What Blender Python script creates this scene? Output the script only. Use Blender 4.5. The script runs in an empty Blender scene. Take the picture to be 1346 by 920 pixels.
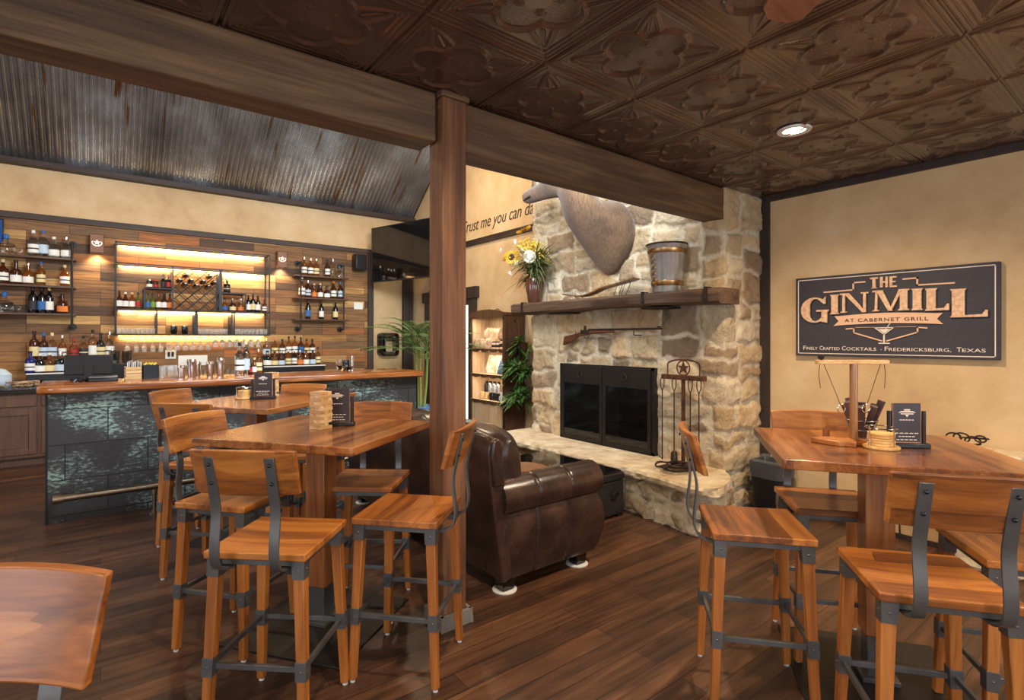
import bpy, bmesh, math, random
import numpy as np
from mathutils import Vector, Matrix, noise as mn
random.seed(7)
SC = bpy.context.scene
COL = SC.collection
PI = math.pi
R = math.radians
# ------------------------------------------------------------------ camera numbers
TH = R(52.3); FPX = 700.0; CX = 673.0; HY = 445.0; CAMH = 1.466
ct, st = math.cos(TH), math.sin(TH)
def on_y(px, y):            # x of a thing standing against the plane Y = y
    u = (px - CX) / FPX
    return (ct + u*st) * (y / (st - u*ct))
# ------------------------------------------------------------------ materials
def lin(c):
    return tuple(((v/255)/12.92 if v/255 <= .04045 else ((v/255+.055)/1.055)**2.4) for v in c) + (1,)
def new_mat(name):
    m = bpy.data.materials.new(name); m.use_nodes = True
    nt = m.node_tree; nt.nodes.clear()
    out = nt.nodes.new('ShaderNodeOutputMaterial'); b = nt.nodes.new('ShaderNodeBsdfPrincipled')
    nt.links.new(b.outputs[0], out.inputs[0])
    return m, nt, b
def nd(nt, typ, ins=None, **props):
    n = nt.nodes.new(typ)
    for k, v in props.items(): setattr(n, k, v)
    for k, v in (ins or {}).items():
        if isinstance(v, bpy.types.NodeSocket): nt.links.new(v, n.inputs[k])
        else: n.inputs[k].default_value = v
    return n
def ramp(nt, fac, stops, interp='LINEAR'):
    n = nt.nodes.new('ShaderNodeValToRGB'); n.color_ramp.interpolation = interp
    e = n.color_ramp.elements
    while len(e) < len(stops): e.new(0.5)
    for i, (p, c) in enumerate(stops):
        e[i].position = p; e[i].color = lin(c) if len(c) == 3 else c
    nt.links.new(fac, n.inputs[0]); return n
def coords(nt, scale=(1,1,1), rot=(0,0,0), loc=(0,0,0), rnd=True, which='Object'):
    tc = nd(nt, 'ShaderNodeTexCoord')
    v = tc.outputs[which]
    if rnd:
        oi = nd(nt, 'ShaderNodeObjectInfo')
        mu = nd(nt, 'ShaderNodeVectorMath', {0: v}, operation='ADD')
        sc = nd(nt, 'ShaderNodeMath', {0: oi.outputs['Random'], 1: 13.0}, operation='MULTIPLY')
        nt.links.new(sc.outputs[0], mu.inputs[1]); v = mu.outputs[0]
    mp = nd(nt, 'ShaderNodeMapping', {'Vector': v, 'Scale': scale, 'Rotation': rot, 'Location': loc})
    return mp.outputs[0]
def mix(nt, fac, a, b, mode='MIX'):
    n = nt.nodes.new('ShaderNodeMix'); n.data_type = 'RGBA'; n.blend_type = mode
    for k, v in ((0, fac), (6, a), (7, b)):
        if isinstance(v, bpy.types.NodeSocket): nt.links.new(v, n.inputs[k])
        else: n.inputs[k].default_value = v
    return n.outputs[2]
def bump(nt, b, h, strength=.3, dist=.01):
    n = nd(nt, 'ShaderNodeBump', {'Height': h, 'Strength': strength, 'Distance': dist})
    nt.links.new(n.outputs[0], b.inputs['Normal'])
def plain(name, rgb, rough=.5, metal=0, coat=0, spec=.5, trans=0, ior=1.45, emit=None, es=0, noise=0, alpha=1):
    m, nt, b = new_mat(name)
    b.inputs['Base Color'].default_value = lin(rgb)
    b.inputs['Roughness'].default_value = rough; b.inputs['Metallic'].default_value = metal
    b.inputs['Coat Weight'].default_value = coat; b.inputs['Specular IOR Level'].default_value = spec
    b.inputs['Transmission Weight'].default_value = trans; b.inputs['IOR'].default_value = ior
    b.inputs['Alpha'].default_value = alpha
    if emit: b.inputs['Emission Color'].default_value = lin(emit); b.inputs['Emission Strength'].default_value = es
    if noise:
        n = nd(nt, 'ShaderNodeTexNoise', {'Vector': coords(nt, (1,1,1)), 'Scale': 14.0, 'Detail': 5.0})
        d = tuple(int(v*(1-noise)) for v in rgb); l = tuple(min(255, int(v*(1+noise))) for v in rgb)
        r = ramp(nt, n.outputs[0], [(.3, d), (.7, l)]); nt.links.new(r.outputs[0], b.inputs['Base Color'])
    return m
def wood(name, dark, mid, light, axis=0, rough=.35, coat=.0, scale=1.0, plank=0, bstr=.12, rnd=True):
    """procedural timber: grain stretched along the given local axis; plank>0 glues it up from strips"""
    m, nt, b = new_mat(name)
    s = [9*scale]*3; s[axis] = .8*scale
    v = coords(nt, tuple(s), rnd=rnd)
    n1 = nd(nt, 'ShaderNodeTexNoise', {'Vector': v, 'Scale': 1.6, 'Detail': 6.0, 'Roughness': .6, 'Distortion': .5})
    s2 = [60*scale]*3; s2[axis] = 2.5*scale
    n2 = nd(nt, 'ShaderNodeTexNoise', {'Vector': coords(nt, tuple(s2), rnd=rnd), 'Scale': 1.5, 'Detail': 4.0})
    f = nd(nt, 'ShaderNodeMath', {0: n1.outputs[0], 1: .72}, operation='MULTIPLY')
    f2 = nd(nt, 'ShaderNodeMath', {0: n2.outputs[0], 1: .28, 2: f.outputs[0]}, operation='MULTIPLY_ADD')
    fac = f2.outputs[0]
    if plank:
        s3 = [1/plank]*3; s3[axis] = 1.1
        wn = nd(nt, 'ShaderNodeTexVoronoi', {'Vector': coords(nt, tuple(s3), rnd=rnd), 'Scale': 1.0, 'Randomness': 0.25}, distance='CHEBYCHEV')
        sx = nd(nt, 'ShaderNodeSeparateColor', {0: wn.outputs['Color']})
        a = nd(nt, 'ShaderNodeMath', {0: sx.outputs[0], 1: .5}, operation='SUBTRACT')
        a2 = nd(nt, 'ShaderNodeMath', {0: a.outputs[0], 1: .22, 2: fac}, operation='MULTIPLY_ADD'); fac = a2.outputs[0]
    r = ramp(nt, fac, [(.32, dark), (.5, mid), (.68, light)])
    nt.links.new(r.outputs[0], b.inputs['Base Color'])
    b.inputs['Roughness'].default_value = rough; b.inputs['Coat Weight'].default_value = coat
    b.inputs['Coat Roughness'].default_value = .15
    bump(nt, b, n2.outputs[0], bstr, .004)
    return m
M = {}
HON = ((98,52,18), (152,86,32), (184,116,50))
M['stoolw'] = wood('honey_wood', *HON, axis=0, rough=.38, coat=.12, plank=.09)
M['legw'] = wood('honey_leg_wood', (118,64,22), (162,94,36), (188,120,56), axis=2, rough=.4, coat=.15)
M['tablew'] = wood('table_wood', (90,48,22), (138,80,38), (172,110,58), axis=0, rough=.25, coat=.45, plank=.11)
M['postw'] = wood('table_post_wood', (100,54,24), (144,84,40), (172,110,60), axis=2, rough=.4, coat=.15)
M['barw'] = wood('bar_top_wood', (96,46,20), (148,80,34), (192,122,62), axis=0, rough=.18, coat=.6)
M['beam'] = wood('beam_wood', (62,43,27), (98,70,44), (134,100,66), axis=0, rough=.6, scale=.7, bstr=.5, rnd=False)
M['pillar'] = wood('post_wood', (76,46,27), (114,72,43), (148,104,68), axis=2, rough=.55, scale=.8, bstr=.4, rnd=False)
M['trim'] = wood('dark_trim', (40,26,20), (58,40,30), (76,54,40), axis=0, rough=.6, rnd=False)
M['trimv'] = wood('dark_trim_vertical', (36,26,22), (52,38,32), (68,52,44), axis=2, rough=.6, rnd=False)
M['mantelw'] = wood('mantel_wood', (48,33,24), (80,57,40), (112,82,58), axis=1, rough=.65, bstr=.6)
M['cabw'] = wood('cabinet_wood', (66,42,28), (94,62,42), (112,76,52), axis=2, rough=.45)
M['hutchw'] = wood('hutch_wood', (58,36,24), (86,56,36), (112,76,50), axis=2, rough=.5)
M['hutchin'] = wood('hutch_lining_wood', (176,140,100), (206,172,130), (226,198,160), axis=2, rough=.6)
M['palew'] = wood('pale_block_wood', (186,138,84), (214,170,112), (232,196,144), axis=0, rough=.5)
M['coasterw'] = wood('coaster_wood', (190,132,66), (222,168,96), (240,198,132), axis=0, rough=.5)
M['steel'] = plain('grey_steel', (108,107,105), .36, .7, noise=.06)
M['bolt'] = plain('bolt_steel', (60,60,60), .3, .9)
M['black'] = plain('black_metal', (38,33,30), .45, .3)
M['blackgloss'] = plain('black_gloss', (12,11,12), .06, 0, coat=.5)
M['blackplastic'] = plain('black_plastic', (24,23,24), .35)
M['pad'] = plain('foot_glide', (210,208,200), .5)
M['chrome'] = plain('polished_steel', (214,208,200), .15, 1)
M['brass'] = plain('aged_brass', (176,138,92), .3, 1, noise=.1)
M['railm'] = plain('aged_nickel_brass', (140,120,100), .34, 1, noise=.1)
M['copper'] = plain('copper', (190,120,80), .3, 1)
M['galv'] = plain('galvanised_steel', (190,190,186), .27, .8, noise=.06)
M['rust'] = plain('rusty_iron', (92,58,40), .6, .5, noise=.3)
M['iron'] = plain('dark_iron', (56,44,38), .55, .6, noise=.2)
M['white'] = plain('white_plastic', (225,222,214), .4)
M['paper'] = plain('paper_label', (232,226,212), .6)
M['glass'] = plain('clear_glass', (246,250,250), .03, trans=1, ior=1.35)
M['glassw'] = plain('frosty_stemware_glass', (250,248,244), .12, trans=.85, ior=1.3, coat=.3)
M['smoke'] = plain('smoked_glass', (18,16,15), .04, coat=.6, alpha=.62)
M['amber'] = plain('amber_liquor', (170,104,46), .05, trans=.75, ior=1.35)
M['amberd'] = plain('dark_amber_liquor', (94,50,26), .05, trans=.6, ior=1.35)
M['green'] = plain('green_glass', (132,140,60), .06, trans=.7, ior=1.35)
M['wine'] = plain('dark_wine_glass', (20,16,16), .08, coat=.3)
M['blueg'] = plain('cobalt_glass', (24,30,96), .08, coat=.3)
M['redg'] = plain('red_liquor', (140,66,38), .06, trans=.5)
for k, c in dict(lw=(236,232,222), lb=(50,100,160), lk=(44,42,46), lc=(226,206,150), lr=(170,40,34), lg=(120,150,60), lo=(214,120,50), lt=(190,206,220)).items():
    M[k] = plain('label_' + k, c, .6)
M['led'] = plain('warm_led', (255,220,150), .5, emit=(255,214,130), es=14)
M['lamp'] = plain('downlight_lens', (255,255,250), .5, emit=(255,236,205), es=30)
M['hutchlamp'] = plain('hutch_lamp', (255,255,250), .5, emit=(255,238,214), es=10)
M['tin'] = None
def m_tin():
    m, nt, b = new_mat('pressed_tin_paint')
    n = nd(nt, 'ShaderNodeTexNoise', {'Vector': coords(nt, (3,3,3), rnd=False), 'Scale': 1.5, 'Detail': 4.0})
    r = ramp(nt, n.outputs[0], [(.3, (78,54,42)), (.7, (100,72,56))])
    nt.links.new(r.outputs[0], b.inputs['Base Color'])
    b.inputs['Roughness'].default_value = .24; b.inputs['Metallic'].default_value = .35; b.inputs['Coat Weight'].default_value = .7; b.inputs['Coat Roughness'].default_value = .12
    at = nd(nt, 'ShaderNodeAttribute', attribute_name='peb')
    vo = nd(nt, 'ShaderNodeTexVoronoi', {'Vector': coords(nt, rnd=False), 'Scale': 110.0})
    h = nd(nt, 'ShaderNodeMath', {0: vo.outputs['Distance'], 1: at.outputs['Fac']}, operation='MULTIPLY')
    bump(nt, b, h.outputs[0], .5, .006)
    return m
M['tin'] = m_tin()
def m_plaster():
    m, nt, b = new_mat('tan_plaster')
    v = coords(nt, rnd=False)
    n = nd(nt, 'ShaderNodeTexNoise', {'Vector': v, 'Scale': 1.6, 'Detail': 6.0, 'Roughness': .65, 'Distortion': .1})
    r = ramp(nt, n.outputs[0], [(.28, (190,150,104)), (.48, (208,172,124)), (.7, (222,190,146))])
    nt.links.new(r.outputs[0], b.inputs['Base Color']); b.inputs['Roughness'].default_value = .75
    n2 = nd(nt, 'ShaderNodeTexNoise', {'Vector': v, 'Scale': 60.0, 'Detail': 3.0})
    n3 = nd(nt, 'ShaderNodeTexNoise', {'Vector': v, 'Scale': 3.0, 'Detail': 2.0})
    h = nd(nt, 'ShaderNodeMath', {0: n2.outputs[0], 1: n3.outputs[0]}, operation='MULTIPLY')
    bump(nt, b, h.outputs[0], .22, .006)
    return m
M['plaster'] = m_plaster()
def brick_random(nt, v, w, h, mortar, offset=.5, freq=2, squash=1):
    return nd(nt, 'ShaderNodeTexBrick', {'Vector': v, 'Color1': (0,0,0,1), 'Color2': (1,1,1,1), 'Mortar': (0,0,0,1), 'Scale': 1.0,
              'Mortar Size': mortar, 'Mortar Smooth': .1, 'Bias': 0.0, 'Brick Width': w, 'Row Height': h}, offset=offset, offset_frequency=freq, squash=squash)
def m_floor():
    m, nt, b = new_mat('dark_plank_floor')
    v = coords(nt, rnd=False)
    br = brick_random(nt, v, 1.22, .125, .0018, .37, 2)
    g = nd(nt, 'ShaderNodeTexNoise', {'Vector': coords(nt, (1.2,14,1), rnd=False), 'Scale': 1.6, 'Detail': 8.0, 'Roughness': .62, 'Distortion': .7})
    big = nd(nt, 'ShaderNodeTexNoise', {'Vector': coords(nt, (1.3,4.5,1), rnd=False), 'Scale': 1.7, 'Detail': 3.0})
    s = nd(nt, 'ShaderNodeSeparateColor', {0: br.outputs['Color']})
    f = nd(nt, 'ShaderNodeMath', {0: s.outputs[0], 1: .2}, operation='MULTIPLY')
    f = nd(nt, 'ShaderNodeMath', {0: g.outputs[0], 1: .55, 2: f.outputs[0]}, operation='MULTIPLY_ADD')
    f = nd(nt, 'ShaderNodeMath', {0: big.outputs[0], 1: .3, 2: f.outputs[0]}, operation='MULTIPLY_ADD')
    r = ramp(nt, f.outputs[0], [(.36, (44,28,20)), (.5, (70,45,31)), (.62, (92,60,40)), (.78, (126,86,57))])
    c = mix(nt, br.outputs['Fac'], r.outputs[0], lin((24,15,11)))
    nt.links.new(c, b.inputs['Base Color'])
    rr = nd(nt, 'ShaderNodeMapRange', {'Value': g.outputs[0], 'To Min': .25, 'To Max': .45})
    nt.links.new(rr.outputs[0], b.inputs['Roughness'])
    fl = nd(nt, 'ShaderNodeTexNoise', {'Vector': coords(nt, (3,70,1), rnd=False), 'Scale': 2.0, 'Detail': 4.0})
    h = nd(nt, 'ShaderNodeMath', {0: fl.outputs[0], 1: br.outputs['Fac']}, operation='SUBTRACT')
    bump(nt, b, h.outputs[0], .25, .004)
    return m
M['floor'] = m_floor()
def m_planks():
    m, nt, b = new_mat('reclaimed_plank_wall')
    tc = nd(nt, 'ShaderNodeTexCoord'); sx = nd(nt, 'ShaderNodeSeparateXYZ', {0: tc.outputs['Object']})
    v = nd(nt, 'ShaderNodeCombineXYZ', {0: sx.outputs[0], 1: sx.outputs[2]}).outputs[0]
    br = brick_random(nt, v, .74, .118, .0025, .43, 3)
    g = nd(nt, 'ShaderNodeTexNoise', {'Vector': nd(nt, 'ShaderNodeMapping', {'Vector': v, 'Scale': (1.5,22,1)}).outputs[0], 'Scale': 1.5, 'Detail': 7.0, 'Distortion': .6})
    s = nd(nt, 'ShaderNodeSeparateColor', {0: br.outputs['Color']})
    r = ramp(nt, s.outputs[0], [(0, (70,48,30)), (.12, (120,80,44)), (.34, (160,110,58)), (.5, (122,88,56)), (.64, (178,122,62)), (.8, (164,96,42)), (.93, (208,162,98))])
    gr = ramp(nt, g.outputs[0], [(.25, (130,130,130)), (.65, (250,250,250))])
    c = mix(nt, .75, r.outputs[0], gr.outputs[0], 'MULTIPLY')
    c = mix(nt, br.outputs['Fac'], c, lin((24,17,13)))
    nt.links.new(c, b.inputs['Base Color']); b.inputs['Roughness'].default_value = .65
    h = nd(nt, 'ShaderNodeMath', {0: g.outputs[0], 1: br.outputs['Fac']}, operation='SUBTRACT')
    bump(nt, b, h.outputs[0], .5, .01)
    return m
M['planks'] = m_planks()
def m_barpanel():
    m, nt, b = new_mat('weathered_bar_cladding')
    tc = nd(nt, 'ShaderNodeTexCoord'); sx = nd(nt, 'ShaderNodeSeparateXYZ', {0: tc.outputs['Object']})
    xy = nd(nt, 'ShaderNodeMath', {0: sx.outputs[0], 1: sx.outputs[1]}, operation='ADD')
    v0 = nd(nt, 'ShaderNodeCombineXYZ', {0: xy.outputs[0], 1: sx.outputs[2]}).outputs[0]
    v = nd(nt, 'ShaderNodeMapping', {'Vector': v0, 'Location': (-5.57+.40+.55*8, -.332+.283*4, 0)}).outputs[0]
    br = brick_random(nt, v, .55, .283, .004, .5, 2)
    n = nd(nt, 'ShaderNodeTexNoise', {'Vector': nd(nt, 'ShaderNodeMapping', {'Vector': v, 'Scale': (2.2,3.4,1)}).outputs[0], 'Scale': 1.1, 'Detail': 3.0})
    n2 = nd(nt, 'ShaderNodeTexNoise', {'Vector': nd(nt, 'ShaderNodeMapping', {'Vector': v, 'Scale': (15,34,1)}).outputs[0], 'Scale': 1.6, 'Detail': 8.0, 'Roughness': .7})
    f = nd(nt, 'ShaderNodeMath', {0: n.outputs[0], 1: n2.outputs[0]}, operation='MULTIPLY')
    r = ramp(nt, f.outputs[0], [(.24, (66,62,60)), (.29, (90,92,88)), (.315, (142,162,150)), (.42, (168,188,174))])
    sc = nd(nt, 'ShaderNodeSeparateColor', {0: br.outputs['Color']})
    tn = ramp(nt, sc.outputs[0], [(0, (150,150,155)), (1, (255,255,255))])
    c = mix(nt, .6, r.outputs[0], tn.outputs[0], 'MULTIPLY')
    c = mix(nt, br.outputs['Fac'], c, lin((18,18,18)))
    nt.links.new(c, b.inputs['Base Color']); b.inputs['Roughness'].default_value = .42; b.inputs['Metallic'].default_value = .2
    bump(nt, b, f.outputs[0], .2, .004)
    return m
M['barpanel'] = m_barpanel()
def m_corr():
    m, nt, b = new_mat('weathered_corrugated_iron')
    v = coords(nt, (.9,.5,.5), rnd=False)
    n = nd(nt, 'ShaderNodeTexNoise', {'Vector': v, 'Scale': 1.5, 'Detail': 5.0, 'Roughness': .6})
    st_ = nd(nt, 'ShaderNodeTexNoise', {'Vector': coords(nt, (7,.55,.55), rnd=False), 'Scale': 1.7, 'Detail': 4.0, 'Roughness': .55})
    r = ramp(nt, n.outputs[0], [(.3, (120,114,110)), (.5, (164,160,158)), (.7, (216,222,230))])
    rs = ramp(nt, st_.outputs[0], [(.6, (0,0,0)), (.67, (255,255,255))])
    ru = mix(nt, n.outputs[0], lin((96,60,36)), lin((156,108,66)))
    c = mix(nt, rs.outputs[0], r.outputs[0], ru)
    nt.links.new(c, b.inputs['Base Color'])
    b.inputs['Metallic'].default_value = .8; b.inputs['Roughness'].default_value = .27
    return m
M['corr'] = m_corr()
def m_stone():
    m, nt, b = new_mat('limestone_rubble')
    at = nd(nt, 'ShaderNodeAttribute', attribute_name='Col')
    v = coords(nt, rnd=False)
    n = nd(nt, 'ShaderNodeTexNoise', {'Vector': v, 'Scale': 7.0, 'Detail': 8.0, 'Roughness': .7})
    n2 = nd(nt, 'ShaderNodeTexNoise', {'Vector': v, 'Scale': 2.4, 'Detail': 4.0, 'Distortion': .5})
    r = ramp(nt, n.outputs[0], [(.3, (136,118,98)), (.44, (232,222,206)), (.7, (255,252,244))])
    c = mix(nt, .8, at.outputs['Color'], r.outputs[0], 'MULTIPLY')
    r2 = ramp(nt, n2.outputs[0], [(.58, (0,0,0)), (.72, (255,255,255))])
    h2 = nd(nt, 'ShaderNodeMath', {0: r2.outputs[0], 1: .38}, operation='MULTIPLY')
    c = mix(nt, h2.outputs[0], c, lin((186,140,88)))
    nt.links.new(c, b.inputs['Base Color']); b.inputs['Roughness'].default_value = .85
    n4 = nd(nt, 'ShaderNodeTexNoise', {'Vector': v, 'Scale': 3.6, 'Detail': 7.0, 'Roughness': .72})
    r4 = ramp(nt, n4.outputs[0], [(.56, (0,0,0)), (.68, (255,255,255))])
    h4 = nd(nt, 'ShaderNodeMath', {0: r4.outputs[0], 1: .5}, operation='MULTIPLY')
    c = mix(nt, h4.outputs[0], c, lin((128,102,76))); nt.links.new(c, b.inputs['Base Color'])
    n3 = nd(nt, 'ShaderNodeTexNoise', {'Vector': v, 'Scale': 26.0, 'Detail': 6.0, 'Roughness': .7})
    bump(nt, b, n3.outputs[0], .9, .035)
    return m
M['stone'] = m_stone()
def m_slab():
    m, nt, b = new_mat('hearth_slab_limestone')
    v = coords(nt, rnd=False)
    n = nd(nt, 'ShaderNodeTexNoise', {'Vector': v, 'Scale': 5.0, 'Detail': 8.0, 'Roughness': .65})
    r = ramp(nt, n.outputs[0], [(.3, (160,130,94)), (.5, (206,182,146)), (.7, (228,212,184))])
    nt.links.new(r.outputs[0], b.inputs['Base Color']); b.inputs['Roughness'].default_value = .7
    bump(nt, b, n.outputs[0], .6, .02); return m
M['slab'] = m_slab()
def m_leather(name, c1, c2, c3, rough=.32):
    m, nt, b = new_mat(name)
    v = coords(nt, rnd=True)
    n = nd(nt, 'ShaderNodeTexNoise', {'Vector': v, 'Scale': 4.0, 'Detail': 5.0, 'Roughness': .6})
    r = ramp(nt, n.outputs[0], [(.3, c1), (.5, c2), (.75, c3)])
    nt.links.new(r.outputs[0], b.inputs['Base Color']); b.inputs['Roughness'].default_value = rough
    b.inputs['Coat Weight'].default_value = .3; b.inputs['Coat Roughness'].default_value = .25
    vo = nd(nt, 'ShaderNodeTexVoronoi', {'Vector': v, 'Scale': 150.0})
    n2 = nd(nt, 'ShaderNodeTexNoise', {'Vector': v, 'Scale': 9.0, 'Detail': 3.0})
    h = nd(nt, 'ShaderNodeMath', {0: vo.outputs['Distance'], 1: .15, 2: n2.outputs[0]}, operation='MULTIPLY_ADD')
    bump(nt, b, h.outputs[0], .22, .012); return m
M['leather'] = m_leather('brown_leather', (32,20,17), (54,35,29), (84,58,48), .27)
M['trunk'] = m_leather('black_leather', (18,16,16), (28,25,25), (42,38,38), .45)
M['suede'] = plain('tan_suede', (124,86,58), .9, noise=.12)
M['fur'] = None
def m_fur():
    m, nt, b = new_mat('brown_fur')
    n = nd(nt, 'ShaderNodeTexNoise', {'Vector': coords(nt, (40,40,7), rnd=False), 'Scale': 2.0, 'Detail': 6.0})
    g = nd(nt, 'ShaderNodeTexNoise', {'Vector': coords(nt, rnd=False), 'Scale': 3.0, 'Detail': 3.0})
    r = ramp(nt, g.outputs[0], [(.3, (80,56,36)), (.5, (112,81,53)), (.72, (140,106,72))])
    r2 = ramp(nt, n.outputs[0], [(.3, (140,140,140)), (.7, (255,255,255))])
    nt.links.new(mix(nt, .7, r.outputs[0], r2.outputs[0], 'MULTIPLY'), b.inputs['Base Color'])
    b.inputs['Roughness'].default_value = .9; b.inputs['Sheen Weight'].default_value = .3
    bump(nt, b, n.outputs[0], .6, .01); return m
M['fur'] = m_fur()
M['leaf'] = plain('leaf_green', (70,104,44), .5, noise=.3)
M['leafp'] = plain('pale_leaf_green', (112,138,84), .5, noise=.25)
M['leafd'] = plain('grey_green_leaf', (96,102,58), .6, noise=.25)
M['stem'] = plain('stem_green', (134,156,70), .5)
M['petal'] = plain('yellow_petal', (232,170,40), .6)
M['seed'] = plain('seed_brown', (62,38,22), .8)
M['whitef'] = plain('white_petal', (240,234,214), .7)
M['yellowf'] = plain('yellow_blossom', (212,178,60), .7)
M['pot'] = plain('blue_glazed_pot', (92,126,168), .25, coat=.4, noise=.15)
M['vase'] = plain('brown_glazed_vase', (82,48,34), .18, coat=.6)
M['signb'] = plain('charcoal_sign_board', (58,52,56), .55, noise=.05)
M['signe'] = plain('sign_edge_shadow', (30,27,28), .5)  # dark tone for letter outlines and their painted drop shadow
M['signc'] = wood('sign_lettering_wood', (186,128,90), (224,176,134), (240,206,170), axis=0, rough=.5, scale=2.5, rnd=False)
M['signf'] = plain('sign_banner_tan', (226,178,140), .6)
M['signl'] = plain('sign_line_cream', (232,212,192), .6)
M['ink'] = plain('dark_ink', (44,34,30), .7)
M['bag'] = plain('clear_bin_liner', (170,170,170), .25, alpha=.12)
M['string'] = plain('black_cord', (38,30,26), .8)
M['roll'] = plain('brown_cutlery_roll', (86,64,58), .8, noise=.2)
M['soot'] = plain('firebox_brick', (44,36,31), .9, noise=.3)
M['bark'] = plain('firewood_bark', (74,58,44), .9, noise=.3)
M['fanw'] = wood('fan_blade_wood', (116,70,46), (150,96,66), (172,118,86), axis=0, rough=.5)
M['pack'] = plain('printed_snack_bag', (196,160,130), .4, noise=.32)
M['bookc'] = plain('printed_cover', (206,178,146), .4, noise=.35)
M['bluec'] = plain('blue_cover', (60,80,120), .4)
M['day'] = plain('daylit_glass', (235,245,235), .3, emit=(225,240,222), es=2.2)
M['brownlamp'] = plain('brown_sconce_metal', (124,84,62), .5, .3)
M['screen'] = plain('blue_screen', (30,52,90), .15, emit=(40,80,150), es=.5)
# ------------------------------------------------------------------ mesh builder
class MB:
    def __init__(s): s.v = []; s.f = []
    def add(s, vs, fs):
        o = len(s.v); s.v += [tuple(v) for v in vs]; s.f += [tuple(i+o for i in f) for f in fs]; return s
    def box(s, c, d, rz=0, taper=None, rot=None):
        x, y, z = d[0]/2, d[1]/2, d[2]/2; t = taper or 1
        vs = [(-x*t,-y*t,-z),(x*t,-y*t,-z),(x*t,y*t,-z),(-x*t,y*t,-z),(-x,-y,z),(x,-y,z),(x,y,z),(-x,y,z)]
        if rot is not None: vs = [tuple(rot @ Vector(v)) for v in vs]
        elif rz:
            a, b = math.cos(rz), math.sin(rz); vs = [(v[0]*a-v[1]*b, v[0]*b+v[1]*a, v[2]) for v in vs]
        vs = [(v[0]+c[0], v[1]+c[1], v[2]+c[2]) for v in vs]
        return s.add(vs, [(0,3,2,1),(4,5,6,7),(0,1,5,4),(1,2,6,5),(2,3,7,6),(3,0,4,7)])
    def b2(s, lo, hi):
        return s.box([(a+b)/2 for a, b in zip(lo, hi)], [b-a for a, b in zip(lo, hi)])
    def beam(s, p, q, w, h=None, up=(0,0,1), w2=None):
        p, q = Vector(p), Vector(q); h = h or w; d = (q-p).normalized()
        u = Vector(up)
        if abs(d.dot(u)) > .98: u = Vector((0,1,0))
        a = d.cross(u).normalized(); b = a.cross(d).normalized(); k = (w2 or w)/w
        vs = [p+a*w/2*i+b*h/2*j for i, j in ((-1,-1),(1,-1),(1,1),(-1,1))] + [q+(a*w/2*i+b*h/2*j)*k for i, j in ((-1,-1),(1,-1),(1,1),(-1,1))]
        return s.add(vs, [(0,3,2,1),(4,5,6,7),(0,1,5,4),(1,2,6,5),(2,3,7,6),(3,0,4,7)])
    def lathe(s, prof, c=(0,0,0), n=16, axis=2, sx=1, sy=1, cap=True):
        vs = []; fs = []
        for r, z in prof:
            for i in range(n):
                a = 2*PI*i/n; p = (r*math.cos(a)*sx, r*math.sin(a)*sy, z)
                if axis == 0: p = (p[2], p[0], p[1])
                if axis == 1: p = (p[0], p[2], p[1])
                vs.append((p[0]+c[0], p[1]+c[1], p[2]+c[2]))
        m = len(prof)
        for k in range(m-1):
            for i in range(n):
                j = (i+1) % n; fs.append((k*n+i, k*n+j, (k+1)*n+j, (k+1)*n+i))
        if cap: fs.append(tuple(range(n))[::-1]); fs.append(tuple((m-1)*n+i for i in range(n)))
        return s.add(vs, fs)
    def cyl(s, p, q, r, r2=None, n=12): return s.tube([p, q], [r, r if r2 is None else r2], n)
    def tube(s, pts, r, n=8, closed=False, cap=True):
        pts = [Vector(p) for p in pts]; m = len(pts)
        rs = r if isinstance(r, (list, tuple)) else [r]*m
        vs = []; fs = []; prev = None
        for i, p in enumerate(pts):
            if closed: t = pts[(i+1) % m]-pts[i-1]
            else: t = pts[min(i+1, m-1)]-pts[max(i-1, 0)]
            t.normalize()
            if prev is None:
                a = Vector((0,0,1)) if abs(t.z) < .9 else Vector((1,0,0))
                u = t.cross(a).normalized()
            else: u = (prev - t*prev.dot(t)).normalized()
            prev = u; w = t.cross(u)
            for k in range(n):
                a = 2*PI*k/n; vs.append(p+(u*math.cos(a)+w*math.sin(a))*rs[i])
        for i in range(m if closed else m-1):
            j = (i+1) % m
            for k in range(n):
                l = (k+1) % n; fs.append((i*n+k, i*n+l, j*n+l, j*n+k))
        if not closed and cap: fs.append(tuple(range(n))[::-1]); fs.append(tuple((m-1)*n+k for k in range(n)))
        return s.add(vs, fs)
    def ribbon(s, pts, w, t, side=(1,0,0)):        # flat bar following pts, width along side
        pts = [Vector(p) for p in pts]; S = Vector(side).normalized(); vs = []; fs = []; m = len(pts)
        for i, p in enumerate(pts):
            d = (pts[min(i+1, m-1)]-pts[max(i-1, 0)]).normalized(); nn = d.cross(S).normalized()
            for a, b in ((-1,-1),(1,-1),(1,1),(-1,1)): vs.append(p+S*w/2*a+nn*t/2*b)
        for i in range(m-1):
            for k in range(4):
                l = (k+1) % 4; fs.append((i*4+k, i*4+l, i*4+4+l, i*4+4+k))
        fs += [(3,2,1,0), tuple((m-1)*4+k for k in range(4))]
        return s.add(vs, fs)
    def prism(s, poly, lo, hi, axis=2, bev=0):
        n = len(poly)
        def P(a, b, h):
            return {2: (a, b, h), 1: (a, h, b), 0: (h, a, b)}[axis]
        vs = [P(a, b, lo) for a, b in poly]+[P(a, b, hi) for a, b in poly]
        fs = [tuple(range(n))[::-1], tuple(range(n, 2*n))]+[(i, (i+1) % n, n+(i+1) % n, n+i) for i in range(n)]
        return s.add(vs, fs)
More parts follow.
